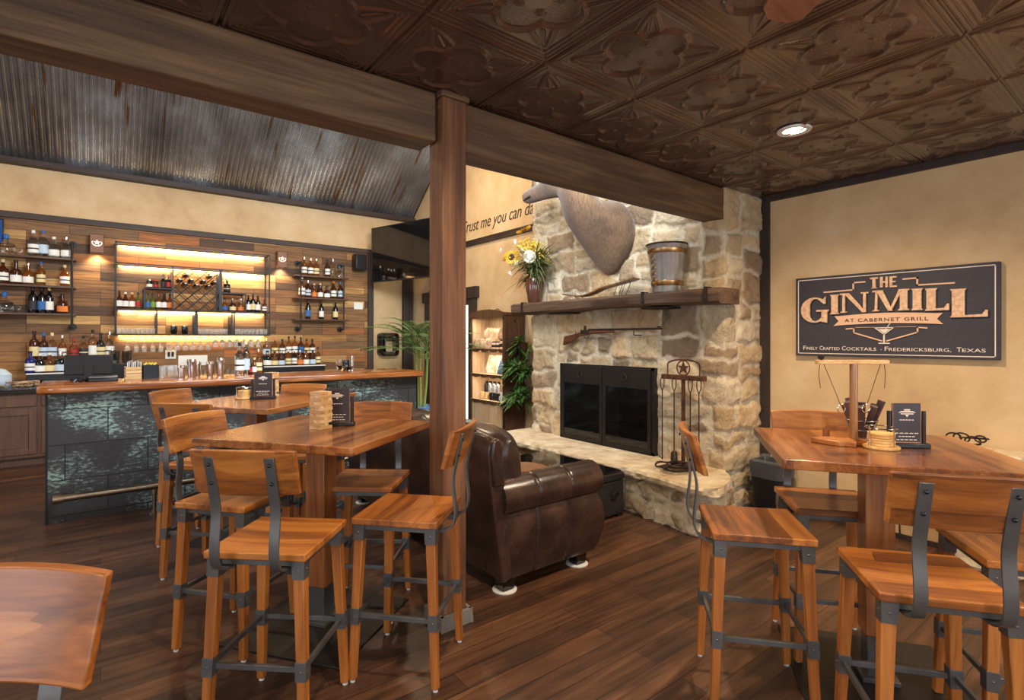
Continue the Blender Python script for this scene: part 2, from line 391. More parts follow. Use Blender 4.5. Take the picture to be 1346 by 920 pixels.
    def sphere(s, c, r, n=10, m=7, sc=(1,1,1)):
        prof = []
        vs = []; fs = []
        for i in range(m+1):
            a = PI*i/m
            for k in range(n):
                b = 2*PI*k/n; vs.append((c[0]+r*sc[0]*math.sin(a)*math.cos(b), c[1]+r*sc[1]*math.sin(a)*math.sin(b), c[2]+r*sc[2]*math.cos(a)))
        for i in range(m):
            for k in range(n):
                l = (k+1) % n; fs.append((i*n+k, i*n+l, (i+1)*n+l, (i+1)*n+k)[::-1])
        return s.add(vs, fs)
def link(name, me, mat, parent=None, smooth=True, bevel=0, seg=2):
    if mat and not me.materials: me.materials.append(mat)
    if smooth and len(me.polygons):
        me.polygons.foreach_set('use_smooth', [True]*len(me.polygons)); me.set_sharp_from_angle(angle=R(38))
    o = bpy.data.objects.new(name, me); COL.objects.link(o)
    if parent: o.parent = parent
    if bevel:
        b = o.modifiers.new('bevel', 'BEVEL'); b.width = bevel; b.segments = seg; b.limit_method = 'ANGLE'; b.angle_limit = R(35)
    return o
def wloc(p):
    v = Vector((0,0,0))
    while p: v += p.location; p = p.parent
    return v
def obj(name, mb, mat, parent=None, smooth=True, bevel=0, world=False, seg=2, fix=True):
    me = bpy.data.meshes.new(name)
    vs = mb.v
    if world and parent: w = wloc(parent); vs = [(a-w.x, b-w.y, c-w.z) for a, b, c in vs]
    me.from_pydata(vs, [], mb.f); me.update()
    if fix:
        bm = bmesh.new(); bm.from_mesh(me); bmesh.ops.remove_doubles(bm, verts=bm.verts, dist=1e-5); bmesh.ops.recalc_face_normals(bm, faces=bm.faces); bm.to_mesh(me); bm.free()
    return link(name, me, mat, parent, smooth, bevel, seg)
def origin(o, loc):                                # move a mesh's origin to loc, geometry stays
    o.data.transform(Matrix.Translation(-Vector(loc))); o.location = loc; return o
def tag(o, label=None, cat=None, group=None, kind=None):
    if label: o['label'] = label
    if cat: o['category'] = cat
    if group: o['group'] = group
    if kind: o['kind'] = kind
    return o
def thing(name, label, cat, loc=(0,0,0), rz=0, group=None):
    o = bpy.data.objects.new(name, None); COL.objects.link(o); o.empty_display_size = .1
    o.location = loc; o.rotation_euler = (0,0,rz)
    return tag(o, label, cat, group)
def struct(name, mb, mat, parent=None, **k):
    o = obj(name, mb, mat, parent, **k)
    if not parent: o['kind'] = 'structure'
    return o
def copy_tree(o, parent=None):
    c = o.copy(); COL.objects.link(c)
    if parent: c.parent = parent
    for ch in o.children: copy_tree(ch, c)
    return c
def ordi(i): return ['first','second','third','fourth','fifth','sixth','seventh','eighth','ninth','tenth','eleventh','twelfth','thirteenth','fourteenth','fifteenth','sixteenth','seventeenth','eighteenth','nineteenth','twentieth'][i]
def text_mesh(s, size, depth=.002, shear=0, align='LEFT', spacing=1.0, xs=1.0, off=0):
    cu = bpy.data.curves.new('lettering', 'FONT'); cu.body = s; cu.size = size; cu.extrude = depth; cu.shear = shear
    cu.align_x = align; cu.space_character = spacing; cu.resolution_u = 3; cu.offset = off
    o = bpy.data.objects.new('lettering', cu); COL.objects.link(o)
    bpy.context.view_layer.update()
    me = bpy.data.meshes.new_from_object(o.evaluated_get(bpy.context.evaluated_depsgraph_get()))
    bpy.data.objects.remove(o)
    me.transform(Matrix.Scale(xs, 4, (1,0,0)))
    me.materials.clear()
    return me
# ------------------------------------------------------------------ setting
XW, YW = 4.65, 9.1
XL, YF = -3.6, -2.6
CZ = 2.718
struct('floor', MB().b2((XL-.1,YF-.1,-.06),(XW+.1,YW+.1,0)), M['floor'], smooth=False)
struct('wall_right', MB().b2((XW,YF,0),(XW+.12,YW+.12,6.7)), M['plaster'], smooth=False)
struct('wall_back', MB().b2((XL,YW,0),(XW,YW+.12,3.95)), M['plaster'], smooth=False)
# left and front walls with assumed window openings, none in view
def holed(name, axis, pos, a0, a1, z1, holes):
    mb = MB(); th = .12
    def bx(u0, u1, z0, zz):
        if axis == 0: mb.b2((pos-th, u0, z0), (pos, u1, zz))
        else: mb.b2((u0, pos-th, z0), (u1, pos, zz))
    u = a0
    for h0, h1, b0, b1 in holes:
        bx(u, h0, 0, z1); bx(h0, h1, 0, b0); bx(h0, h1, b1, z1); u = h1
    bx(u, a1, 0, z1)
    return struct(name, mb, M['plaster'], smooth=False)
holed('wall_left', 0, XL, YF, YW, 5.6, [(-1.6,1.2,.8,2.3),(3.6,6.6,.8,2.6)])
holed('wall_front', 1, YF, XL, XW, 5.6, [(-2.4,.2,.8,2.3),(1.6,3.8,.8,2.3)])
def window(name, axis, pos, u0, u1, z0, z1):
    fr = MB()
    def bx(a0, a1, b0, b1):
        if axis == 0: fr.b2((pos-.09, a0, b0), (pos-.03, a1, b1))
        else: fr.b2((a0, pos-.09, b0), (a1, pos-.03, b1))
    bx(u0, u1, z0, z0+.06); bx(u0, u1, z1-.06, z1); bx(u0, u0+.06, z0, z1); bx(u1-.06, u1, z0, z1); bx((u0+u1)/2-.02, (u0+u1)/2+.02, z0, z1)
    o = struct(name, fr, M['trimv'], smooth=False)
    return o
window('assumed_window_1', 0, XL, -1.6, 1.2, .8, 2.3); window('assumed_window_2', 0, XL, 3.6, 6.6, .8, 2.6)  # unseen windows, assumed as the source of the cool daylight
window('assumed_window_3', 1, YF, -2.4, .2, .8, 2.3); window('assumed_window_4', 1, YF, 1.6, 3.8, .8, 2.3)
# gable wall above the beam (opening added and placed for the cool light in the vault)
gb = MB(); gb.b2((XL,2.42,CZ+.03),(4.02,2.54,3.0)); gb.b2((XL,2.42,3.0),(.5,2.54,5.6)); gb.b2((3.4,2.42,3.0),(4.02,2.54,5.4)); gb.b2((.5,2.42,4.1),(3.4,2.54,5.6))
struct('wall_gable', gb, M['plaster'], smooth=False)
# pressed tin ceiling
def tin_ceiling():
    S = .6096; x0 = .983; y0 = 1.809; n = 92
    i0 = math.floor((XL-x0)/S); i1 = math.ceil((XW-x0)/S); j0 = math.floor((YF-y0)/S); j1 = math.ceil((2.42-y0)/S)
    u = (np.arange(n)+.5)/n-.5
    u = np.linspace(-.5, .5, n+1)
    U, V = np.meshgrid(u, u, indexing='ij')
    d = np.maximum(abs(U), abs(V))
    g = lambda x, c, w: np.exp(-((x-c)/w)**2)
    h = -1.0*g(d,.5,.010)+1.0*g(d,.478,.013)+.8*g(d,.440,.010)+.5*g(d,.408,.009)
    lob = np.minimum.reduce([np.hypot(U-.170,V)-.148, np.hypot(U+.170,V)-.148, np.hypot(U,V-.170)-.148, np.hypot(U,V+.170)-.148])
    lob = np.minimum(lob, np.hypot(U,V)-.06)
    h += 1.25*g(lob,.014,.013)-.30*(lob < 0)
    out = np.clip((lob-.02)/.02,0,1)
    a = np.abs(U); b = np.abs(V); p = (a+b)/math.sqrt(2); q = (a-b)/math.sqrt(2)      # pointed corner leaves
    hw = .075*np.clip((.53-p)/.22,0,1)**.8; leaf = np.abs(q)-hw
    h += out*(.9*g(leaf,0,.010)*(p < .53)*(p > .22)+.5*g(q,0,.008)*(p < .50)*(p > .28))*(d < .395)
    rr = np.hypot(a-.085, b-.085); h += .8*g(rr,.0,.018)
    peb = ((lob < -.004) & (np.hypot(U,V) > .09)).astype(float)
    h = h*.0105
    nx = (i1-i0)*n; ny = (j1-j0)*n
    H = np.zeros((nx+1, ny+1)); Pb = np.zeros_like(H)
    for i in range(i1-i0):
        for j in range(j1-j0):
            H[i*n:(i+1)*n+1, j*n:(j+1)*n+1] = h; Pb[i*n:(i+1)*n+1, j*n:(j+1)*n+1] = peb
    X = x0+S*i0+np.arange(nx+1)*S/n; Y = y0+S*j0+np.arange(ny+1)*S/n
    kx = (X > XL-.02) & (X < XW+.02); ky = (Y > YF-.02) & (Y < 2.44)
    # only the part of the room near the view needs the fine grid
    X = X[kx]; Y = Y[ky]; H = H[np.ix_(kx, ky)]; Pb = Pb[np.ix_(kx, ky)]
    kx = X > -.3; ky = Y > .1
    X = X[kx]; Y = Y[ky]; H = H[np.ix_(kx, ky)]; Pb = Pb[np.ix_(kx, ky)]
    nx, ny = len(X), len(Y)
    XX, YY = np.meshgrid(X, Y, indexing='ij')
    co = np.stack([XX, YY, CZ-H], -1).reshape(-1, 3)
    idx = np.arange(nx*ny).reshape(nx, ny)
    q = np.stack([idx[:-1,:-1], idx[:-1,1:], idx[1:,1:], idx[1:,:-1]], -1).reshape(-1, 4)
    me = bpy.data.meshes.new('ceiling')
    me.vertices.add(len(co)); me.vertices.foreach_set('co', co.astype('f').ravel())
    me.loops.add(q.size); me.loops.foreach_set('vertex_index', q.astype('i').ravel())
    me.polygons.add(len(q)); me.polygons.foreach_set('loop_start', np.arange(0, q.size, 4, dtype='i'))
    me.update(calc_edges=True)
    at = me.attributes.new('peb', 'FLOAT', 'POINT'); at.data.foreach_set('value', Pb.astype('f').ravel())
    me.polygons.foreach_set('use_smooth', [True]*len(q))
    me.materials.append(M['tin'])
    o = bpy.data.objects.new('ceiling', me); COL.objects.link(o); o['kind'] = 'structure'
    x1, y1 = float(X[0]), float(Y[0])
    mb = MB(); mb.b2((XL,YF,CZ),(x1,2.42,CZ+.03)); mb.b2((x1,YF,CZ),(XW,y1,CZ+.03)); mb.b2((x1,y1,CZ+.012),(XW,2.42,CZ+.03))
    e = struct('ceiling', mb, M['tin'], smooth=False)
tin_ceiling()
cm = MB(); cm.b2((XW-.035,YF,CZ-.055),(XW,2.34,CZ)); 
struct('trim_1', cm, M['trimv'], smooth=False, bevel=.006)
struct('trim_2', MB().b2((XW-.03,2.31,0),(XW,2.385,CZ)), M['trimv'], smooth=False)
struct('baseboard_right', MB().b2((XW-.02,YF,0),(XW,2.31,.035)), M['trimv'], smooth=False)
# vault: corrugated slope above the bar, plain slope towards the beam
def vault():
    n = int((XW-XL)/.070*12); rows = 5
    vs = []; fs = []
    ya, za, yb, zb = 9.06, 3.70, 5.8, 6.35
    L = math.hypot(yb-ya, zb-za); ny, nz = -(zb-za)/L, (yb-ya)/L
    for r in range(rows):
        t = r/(rows-1)
        for i in range(n+1):
            x = XL+(XW-XL)*i/n; h = .0135*math.sin(2*PI*(x-XL)/.070)
            vs.append((x, ya+(yb-ya)*t+ny*h, za+(zb-za)*t+nz*h))
    for r in range(rows-1):
        for i in range(n): a = r*(n+1)+i; fs.append((a, a+1, a+n+2, a+n+1))
    mb = MB(); mb.add(vs, fs)
    o = obj('ceiling', mb, M['corr'], fix=False); o['kind'] = 'structure'
    struct('ceiling', MB().prism([(2.4,5.5),(5.8,6.4),(9.2,3.75),(9.2,3.95),(5.8,6.6),(2.4,5.7)], XL, XW, axis=0), M['trim'], smooth=False)
    struct('trim_3', MB().b2((XL,8.96,3.64),(XW,YW,3.71)), M['trim'], smooth=False)          # ledger under the tin
    rk = MB(); rk.beam((XW-.02,9.1,3.68),(XW-.02,5.8,6.36),.04,.035); struct('trim_4', rk, M['trim'], smooth=False)
vault()
# timber beams and post
def rough_beam(name, p, q, w, h, mat):
    mb = MB(); p = Vector(p); q = Vector(q); d = (q-p); n = 24; side = Vector((-d.y, d.x, 0)).normalized(); vs = []; fs = []
    for i in range(n+1):
        c = p+d*i/n
        for a, b in ((-1,-1),(1,-1),(1,1),(-1,1)):
            j = .004*mn.noise(Vector((c.x*2.1+a*7, c.y+b*5, b*3)))
            vs.append(c+side*(w/2*a+j)+Vector((0,0,h/2*b+j)))
    for i in range(n):
        for k in range(4): l = (k+1) % 4; fs.append((i*4+k, i*4+l, i*4+4+l, i*4+4+k))
    fs += [(3,2,1,0), tuple(n*4+k for k in range(4))]
    mb.add(vs, fs); return struct(name, mb, mat, bevel=.008)
rough_beam('trim_5', (XL,2.55,2.585), (1.345,2.455,2.585), .18, .245, M['beam'])
rough_beam('trim_6', (1.50,2.455,2.575), (4.06,2.49,2.575), .18, .255, M['beam'])
pm = MB(); pm.b2((1.361,2.33,.0),(1.502,2.47,CZ-.03))
struct('trim_7', pm, M['pillar'], bevel=.006)
struct('trim_8', MB().b2((1.35,2.32,CZ-.03),(1.515,2.56,CZ)), M['beam'], bevel=.003)
pb = MB(); pb.b2((1.34,2.305,0),(1.525,2.325,.075)); pb.b2((1.505,2.305,0),(1.525,2.49,.075)); pb.b2((1.34,2.305,0),(1.36,2.49,.075))
struct('trim_14', pb, plain('grey_plinth', (120,112,102), .6), smooth=False, bevel=.003)
# bar wall: reclaimed boards between dark trims
struct('wall_back_planks', MB().b2((XL,YW-.035,.0),(3.76,YW,2.97)), M['planks'], smooth=False)
struct('trim_9', MB().b2((XL,YW-.07,2.97),(3.86,YW,3.05)), M['trim'], smooth=False, bevel=.004)
struct('trim_10', MB().b2((3.76,YW-.07,0),(3.86,YW,2.97)), M['trimv'], smooth=False, bevel=.004)
struct('trim_11', MB().b2((4.44,YW-.10,0),(4.62,YW,2.95)), M['trimv'], smooth=False, bevel=.004)
struct('trim_12', MB().b2((XW-.03,4.9,2.93),(XW,YW,3.02)), wood('dark_rail', (40,26,20), (58,40,30), (76,54,40), axis=1, rough=.6, rnd=False), smooth=False, bevel=.004)
# exit door on the right wall, mostly behind the post
dr = MB(); dr.b2((XW-.05,6.90,0),(XW,7.02,2.12)); dr.b2((XW-.05,8.35,0),(XW,8.52,2.12)); dr.b2((XW-.07,6.84,2.10),(XW,8.58,2.28))
struct('trim_13', dr, M['trimv'], smooth=False, bevel=.004)
dd = MB(); dd.b2((XW-.03,7.02,0),(XW,7.12,2.1)); dd.b2((XW-.03,8.25,0),(XW,8.35,2.1)); dd.b2((XW-.03,7.12,0),(XW,8.25,.15)); dd.b2((XW-.03,7.12,2.0),(XW,8.25,2.1))
dor = struct('door_1', dd, M['trimv'], smooth=False)
obj('door_glass', MB().b2((XW-.018,7.12,.15),(XW-.008,8.25,2.0)), M['day'], dor, smooth=False)
# lettering on the right wall
me = text_mesh('Trust me you can dance', .265, .002, shear=.32, spacing=.98, xs=1.0, off=-.002)
Wd = max(v.co.x for v in me.vertices)
me.transform(Matrix.Scale((7.36-5.22)/Wd, 4, (1,0,0)))
me.transform(Matrix(((0,0,-1,0),(-1,0,0,0),(0,1,0,0),(0,0,0,1))))
o = link('wall_lettering', me, M['ink'], smooth=False); o.location = (XW-.004, 7.36, 3.165)
tag(o, 'dark italic words painted across the yellow wall above the dark rail', 'lettering')
# ------------------------------------------------------------------ stonework
def vnoise(x, y, seed, sc):
    x = x*sc+seed*17.3; y = y*sc+seed*7.7
    xi = np.floor(x).astype(int); yi = np.floor(y).astype(int); xf = x-xi; yf = y-yi
    xf = xf*xf*(3-2*xf); yf = yf*yf*(3-2*yf)
    def hsh(a, b): v = np.sin(a*127.1+b*311.7+seed*13.7)*43758.5453; return v-np.floor(v)
    return (hsh(xi,yi)*(1-xf)+hsh(xi+1,yi)*xf)*(1-yf)+(hsh(xi,yi+1)*(1-xf)+hsh(xi+1,yi+1)*xf)*yf
def fbm(x, y, seed, sc, o=4):
    t = 0; a = .5
    for i in range(o): t = t+a*vnoise(x, y, seed+i, sc*2**i); a *= .5
    return t
STONES = [(224,200,164),(214,188,150),(230,212,182),(208,182,146),(186,160,130),(220,190,148),(232,216,190),(178,150,120),(214,194,166),(226,196,154),(228,208,174),(156,132,106)]
def stone_sheet(name, path, z0, z1, res, seed, holes=(), sizes=(.17,.62,.14,.38), depth=.030, parent=None):
    rnd = random.Random(seed)
    P = [Vector((a, b, 0)) for a, b in path]
    seg = [(P[i+1]-P[i]).length for i in range(len(P)-1)]; tot = sum(seg)
    # random ashlar layout by splitting
    rects = []
    def split(a, b, c, d, depth_):
        w, h = b-a, d-c
        if w > sizes[1]*(.75+.5*rnd.random()) and (w/h > 1.3 or h < sizes[3]):
            t = a+w*rnd.uniform(.35,.65); split(a,t,c,d,depth_+1); split(t,b,c,d,depth_+1); return
        if h > sizes[3]*(.7+.6*rnd.random()):
            t = c+h*rnd.uniform(.35,.65); split(a,b,c,t,depth_+1); split(a,b,t,d,depth_+1); return
        if w > sizes[0]*2.2 and rnd.random() < .35:
            t = a+w*rnd.uniform(.35,.65); split(a,t,c,d,depth_+1); split(t,b,c,d,depth_+1); return
        if h > sizes[2]*1.7 and rnd.random() < .4:
            t = c+h*rnd.uniform(.4,.6); split(a,b,c,t,depth_+1); split(a,b,t,d,depth_+1); return
        rects.append((a,b,c,d))
    split(0, tot, z0, z1, 0)
    ns = int(tot/res); nz = int((z1-z0)/res)
    s = np.linspace(0, tot, ns+1); z = np.linspace(z0, z1, nz+1)
    Sg, Zg = np.meshgrid(s, z, indexing='ij')
    ws = Sg+(fbm(Sg,Zg,seed,5,4)-.46)*.17; wz = Zg+(fbm(Sg,Zg,seed+5,5,4)-.46)*.15
    H = np.zeros_like(Sg); C = np.zeros(Sg.shape+(3,)); C[:] = lin((234,220,194))[:3]
    for (a, b, c, d) in rects:
        m = (ws >= a) & (ws < b) & (wz >= c) & (wz < d)
        if not m.any(): continue
        w, h = (b-a)/2, (d-c)/2; cx, cz = (a+b)/2, (c+d)/2
        r = min(w, h)*.22; mort = rnd.uniform(.006,.024)
        qx = np.maximum(abs(ws-cx)-(w-r-mort), 0); qz = np.maximum(abs(wz-cz)-(h-r-mort), 0)
        inner = np.maximum(abs(ws-cx)-(w-mort), abs(wz-cz)-(h-mort))
        dd_ = np.where((qx > 0) & (qz > 0), np.hypot(qx, qz)-r, np.maximum(inner, np.minimum(qx+qz-r, 0)))
        k = np.clip(-dd_/.022, 0, 1); k = k*k*(3-2*k)
        hh = rnd.uniform(.5,1.0)*depth
        tx, tz = rnd.uniform(-.08,.08), rnd.uniform(-.08,.08)
        val = k*(hh+tx*(ws-cx)+tz*(wz-cz))
        H[m] = val[m]
        col = np.array(lin(rnd.choice(STONES))[:3])*rnd.uniform(.85,1.12)
        kk = np.clip(-dd_/.012, 0, 1)
        C[m] = (C*(1-kk[..., None])+col*kk[..., None])[m]
    H += (fbm(Sg,Zg,seed+9,13,4)-.46)*.042*np.clip(H/.012,0,1)+(fbm(Sg,Zg,seed+3,30,2)-.4)*.006
    # positions along the path with mitred normals
    nor = []
    for i in range(len(P)-1):
        d = (P[i+1]-P[i]).normalized(); nor.append(Vector((d.y, -d.x, 0)))
    cum = [0]
    for l in seg: cum.append(cum[-1]+l)
    pos = np.zeros((ns+1, 2)); nn = np.zeros((ns+1, 2))
    for i, sv in enumerate(s):
        k = max(j for j in range(len(seg)) if cum[j] <= sv+1e-9)
        t = (sv-cum[k])/seg[k]; p = P[k].lerp(P[k+1], t); n_ = nor[k].copy()
        bl = .05
        if k+1 < len(seg) and cum[k+1]-sv < bl: n_ = nor[k].lerp(nor[k+1], .5*(1-(cum[k+1]-sv)/bl))
        if k > 0 and sv-cum[k] < bl: n_ = nor[k].lerp(nor[k-1], .5*(1-(sv-cum[k])/bl))
        pos[i] = p.x, p.y; nn[i] = n_.x, n_.y
    co = np.stack([pos[:,0][:,None]+nn[:,0][:,None]*H, pos[:,1][:,None]+nn[:,1][:,None]*H, Zg], -1)
    idx = np.arange((ns+1)*(nz+1)).reshape(ns+1, nz+1)
    q = np.stack([idx[:-1,:-1], idx[1:,:-1], idx[1:,1:], idx[:-1,1:]], -1)
    keep = np.ones(q.shape[:2], bool); ms = (s[:-1]+s[1:])/2; mz = (z[:-1]+z[1:])/2
    for a, b, c, d in holes: keep &= ~(((ms > a) & (ms < b))[:, None] & ((mz > c) & (mz < d))[None, :])
    q = q[keep].reshape(-1, 4)
    me = bpy.data.meshes.new(name)
    me.vertices.add(idx.size); me.vertices.foreach_set('co', co.reshape(-1).astype('f'))
    me.loops.add(q.size); me.loops.foreach_set('vertex_index', q.astype('i').ravel())
    me.polygons.add(len(q)); me.polygons.foreach_set('loop_start', np.arange(0, q.size, 4, dtype='i')); me.update(calc_edges=True)
    at = me.attributes.new('Col', 'FLOAT_COLOR', 'POINT')
    at.data.foreach_set('color', np.concatenate([C, np.ones(C.shape[:2]+(1,))], -1).astype('f').ravel())
    me.polygons.foreach_set('use_smooth', [True]*len(q)); me.materials.append(M['stone'])
    o = bpy.data.objects.new(name, me); COL.objects.link(o)
    if parent: o.parent = parent
    return o
FX = 4.07
fp = thing('stone_fireplace', 'floor-to-ceiling limestone rubble fireplace with a raised hearth', 'fireplace')
stone_sheet('chimney_breast', [(XW,4.85),(FX,4.85),(FX,2.40),(XW,2.40)], 0, 5.4, .0135, 11, holes=[(.58+4.85-4.29,.58+4.85-3.09,.40,1.17)], parent=fp)
fb = MB(); x0, x1, ya, yb, za, zb = 4.05, 4.60, 3.10, 4.28, .40, 1.165
fb.b2((x0,ya-.03,za-.03),(x1,yb+.03,za)); fb.b2((x0,ya-.03,zb),(x1,yb+.03,zb+.03)); fb.b2((x1,ya-.03,za),(x1+.03,yb+.03,zb)); fb.b2((x0,ya-.03,za),(x1,ya,zb)); fb.b2((x0,yb,za),(x1,yb+.03,zb))
obj('firebox', fb, M['soot'], fp, smooth=False)
HP = [(4.05,4.98),(3.52,4.95),(3.51,3.95),(3.50,3.0),(3.465,2.55),(3.43,2.32),(3.47,2.19),(3.58,2.14),(3.74,2.17),(3.90,2.25),(4.02,2.36)]
def smooth_path(P, n=4):
    out = []
    for i in range(len(P)-1):
        p0 = Vector(P[max(i-1,0)]); p1 = Vector(P[i]); p2 = Vector(P[i+1]); p3 = Vector(P[min(i+2, len(P)-1)])
        for k in range(n):
            t = k/n; out.append(tuple(.5*((2*p1)+(p2-p0)*t+(2*p0-5*p1+4*p2-p3)*t*t+(3*p1-p0-3*p2+p3)*t**3)))
    return out+[P[-1]]
hb = [HP[0]]+[HP[1]]+smooth_path(HP[1:], 4)[1:]
ins = [(x+(.06 if y > 2.3 else .045), y+(.045 if x < 3.95 and y < 2.5 else 0)) for x, y in hb]
stone_sheet('hearth_base', [(3.58+.5,4.92)]+[(3.575,4.92)]+ins[2:], 0, .33, .012, 23, sizes=(.12,.34,.09,.22), depth=.038, parent=fp)
sl = MB(); n = len(hb); poly = []
rr = random.Random(4)
for i, (x, y) in enumerate(smooth_path(hb, 6)): poly.append((x-.012*mn.noise(Vector((x*9, y*9, 1)))-.004, y+.012*mn.noise(Vector((x*9, y*9, 5)))))
poly.append((4.12,2.42)); poly.append((4.12,4.98))
vs = []; fs = []; k = len(poly)
for zi, (z, sh) in enumerate(((.318,.0),(.335,-.012),(.365,-.014),(.385,.0))):
    for i, (x, y) in enumerate(poly):
        j = .016*mn.noise(Vector((x*17, y*17, z*80)))
        edge = x < 4.05
        vs.append((x+(sh+j if edge else 0), y+(j if edge else 0), z+(.004*mn.noise(Vector((x*5,y*5,2))) if edge else 0)))
for r_ in range(3):
    for i in range(k): j = (i+1) % k; fs.append((r_*k+i, r_*k+j, (r_+1)*k+j, (r_+1)*k+i))
fs.append(tuple(range(3*k, 4*k))); fs.append(tuple(range(k))[::-1])
sl.add(vs, fs); obj('hearth_slab', sl, M['slab'], fp, smooth=False)
# fireplace doors
fd = thing('fireplace_screen', 'black steel fireplace doors with dark glass panes', 'fireplace screen', (4.02,3.69,.388))
fr = MB(); y0, y1, z0, z1 = 3.06, 4.32, .388, 1.195
fr.b2((4.012,y1-.035,z0),(4.075,y1,z1)); fr.b2((4.012,y0,z0),(4.075,y0+.035,z1)); fr.b2((4.012,y0,z1-.03),(4.075,y1,z1)); fr.b2((4.012,y0,z0),(4.075,y1,z0+.03)); 
obj('frame', fr, M['black'], fd, world=True, bevel=.003)
for a, b in ((y0+.035,3.685),(3.695,y1-.035)):
    m_ = MB(); m_.b2((3.998,a,z1-.20),(4.014,b,z1-.015)); m_.b2((3.998,a,z0+.015),(4.014,b,z0+.045)); m_.b2((3.998,a,z0+.045),(4.014,a+.035,z1-.20)); m_.b2((3.998,b-.035,z0+.045),(4.014,b,z1-.20))
    d_ = obj('door', m_, M['black'], fd, world=True, bevel=.002)
    obj('pane', MB().b2((4.003,a+.035,z0+.045),(4.008,b-.035,z1-.20)), M['smoke'], d_, world=True, smooth=False)
    h_ = MB(); h_.tube([(3.98,(a+b)/2+.03*math.cos(t), z1-.105+.03*math.sin(t)) for t in [i*PI/8 for i in range(16)]], .004, 6, closed=True); h_.cyl((4.0,(a+b)/2,z1-.075),(3.976,(a+b)/2,z1-.075),.008)
    obj('handle', h_, M['iron'], d_, world=True)
gr = thing('fire_grate', 'black iron grate inside the fireplace', 'grate', (4.32,3.69,.375))
g_ = MB()
for i in range(7): y = 3.35+i*.11; g_.tube([(4.18,y,.56),(4.18,y,.44),(4.48,y,.44)], .009, 6)
g_.tube([(4.2,3.33,.43),(4.2,4.03,.43)], .01, 6); g_.tube([(4.44,3.33,.43),(4.44,4.03,.43)], .01, 6)
for x in (4.2,4.44):
    for y in (3.36,4.0): g_.cyl((x,y,.375),(x,y,.43),.01)
obj('grate_bars', g_, M['iron'], gr, world=True)
for i, (y, x, z, w, a) in enumerate([(3.62,4.26,.515,.6,.1),(3.74,4.40,.515,.62,-.12),(3.66,4.33,.64,.5,.2)]):
    l = MB(); l.cyl((x-a*.2,y-w/2,z),(x+a*.2,y+w/2,z),.062,.055,10)
    o = obj('firewood_log', l, M['bark'], None); origin(o, (x,y,z)); tag(o, ['split log at the front of the fireplace grate','split log at the back of the fireplace grate','short log lying on top of the other logs in the grate'][i], 'log', 'logs in the fireplace')
# mantel shelf
mt = thing('mantel_shelf', 'rough-hewn dark timber mantel shelf across the stone fireplace', 'shelf', (3.93,3.62,1.76))
mm = MB(); n = 30; vs = []; fs = []
for i in range(n+1):
    y = 2.29+(4.93-2.29)*i/n; e = lambda k: .012*mn.noise(Vector((y*2.2, k*3.1, 1.7)))
    zt = 1.868; zb_ = 1.755+.01*math.sin(y*2.3)
    vs += [(3.80+e(1),y,zb_+e(2)+.015),(3.825+e(8),y,zb_+e(2)-.004),(4.10,y,zb_+e(3)),(4.10,y,zt),(3.82+e(5),y,zt),(3.795+e(6),y,zt-.02+e(7)*.3)]
for i in range(n):
    for k in range(6): l = (k+1) % 6; fs.append((i*6+k, i*6+l, i*6+6+l, i*6+6+k))
fs += [tuple(range(6))[::-1], tuple(n*6+k for k in range(6))]
mm.add(vs, fs); obj('timber', mm, M['mantelw'], mt, world=True)
for y in (2.95,4.2):
    obj('bracket', MB().b2((3.86,y-.14,1.73),(4.06,y+.14,1.745)), M['iron'], mt, world=True, bevel=.002)
for y in (2.40,3.02,4.72):
    obj('iron_strap', MB().b2((3.783,y-.012,1.755),(3.80,y+.012,1.875)).b2((3.783,y-.012,1.872),(3.86,y+.012,1.878)).sphere((3.781,y,1.79),.009,6,5), M['iron'], mt, world=True)
# rifle on the chimney
rf = thing('antique_rifle', 'long antique rifle hung level on the chimney stones', 'rifle', (3.985,3.6,1.52))
s_ = MB(); s_.prism([(4.235,1.39),(4.215,1.49),(4.06,1.515),(3.93,1.545),(3.80,1.548),(3.52,1.545),(3.52,1.525),(3.80,1.512),(3.90,1.50),(4.0,1.485),(4.10,1.43)], 3.965, 4.0, axis=0)
obj('stock', s_, wood('rifle_stock_wood', (60,30,20), (92,50,32), (120,70,44), axis=1), rf, world=True, bevel=.01)
b_ = MB(); b_.cyl((3.982,3.86,1.556),(3.982,2.96,1.556),.012,.009,8); b_.b2((3.972,2.97,1.566),(3.99,3.0,1.578)); obj('barrel', b_, M['iron'], rf, world=True)
l_ = MB(); l_.b2((3.960,3.84,1.515),(4.0,3.96,1.555)); l_.b2((3.975,3.90,1.55),(3.99,3.925,1.60)); obj('lock', l_, M['iron'], rf, world=True, bevel=.003)
g2 = MB(); g2.tube([(3.982,3.93,1.51),(3.982,3.92,1.475),(3.982,3.87,1.47),(3.982,3.84,1.508)], .004, 6); g2.tube([(3.982,3.885,1.51),(3.982,3.88,1.485)], .003, 6); obj('trigger_guard', g2, M['iron'], rf, world=True)
for y in (4.02,3.25): obj('hook', MB().tube([(4.10,y,1.50),(3.975,y,1.497),(3.955,y,1.50),(3.952,y,1.54)], .005, 6), M['iron'], rf, world=True)
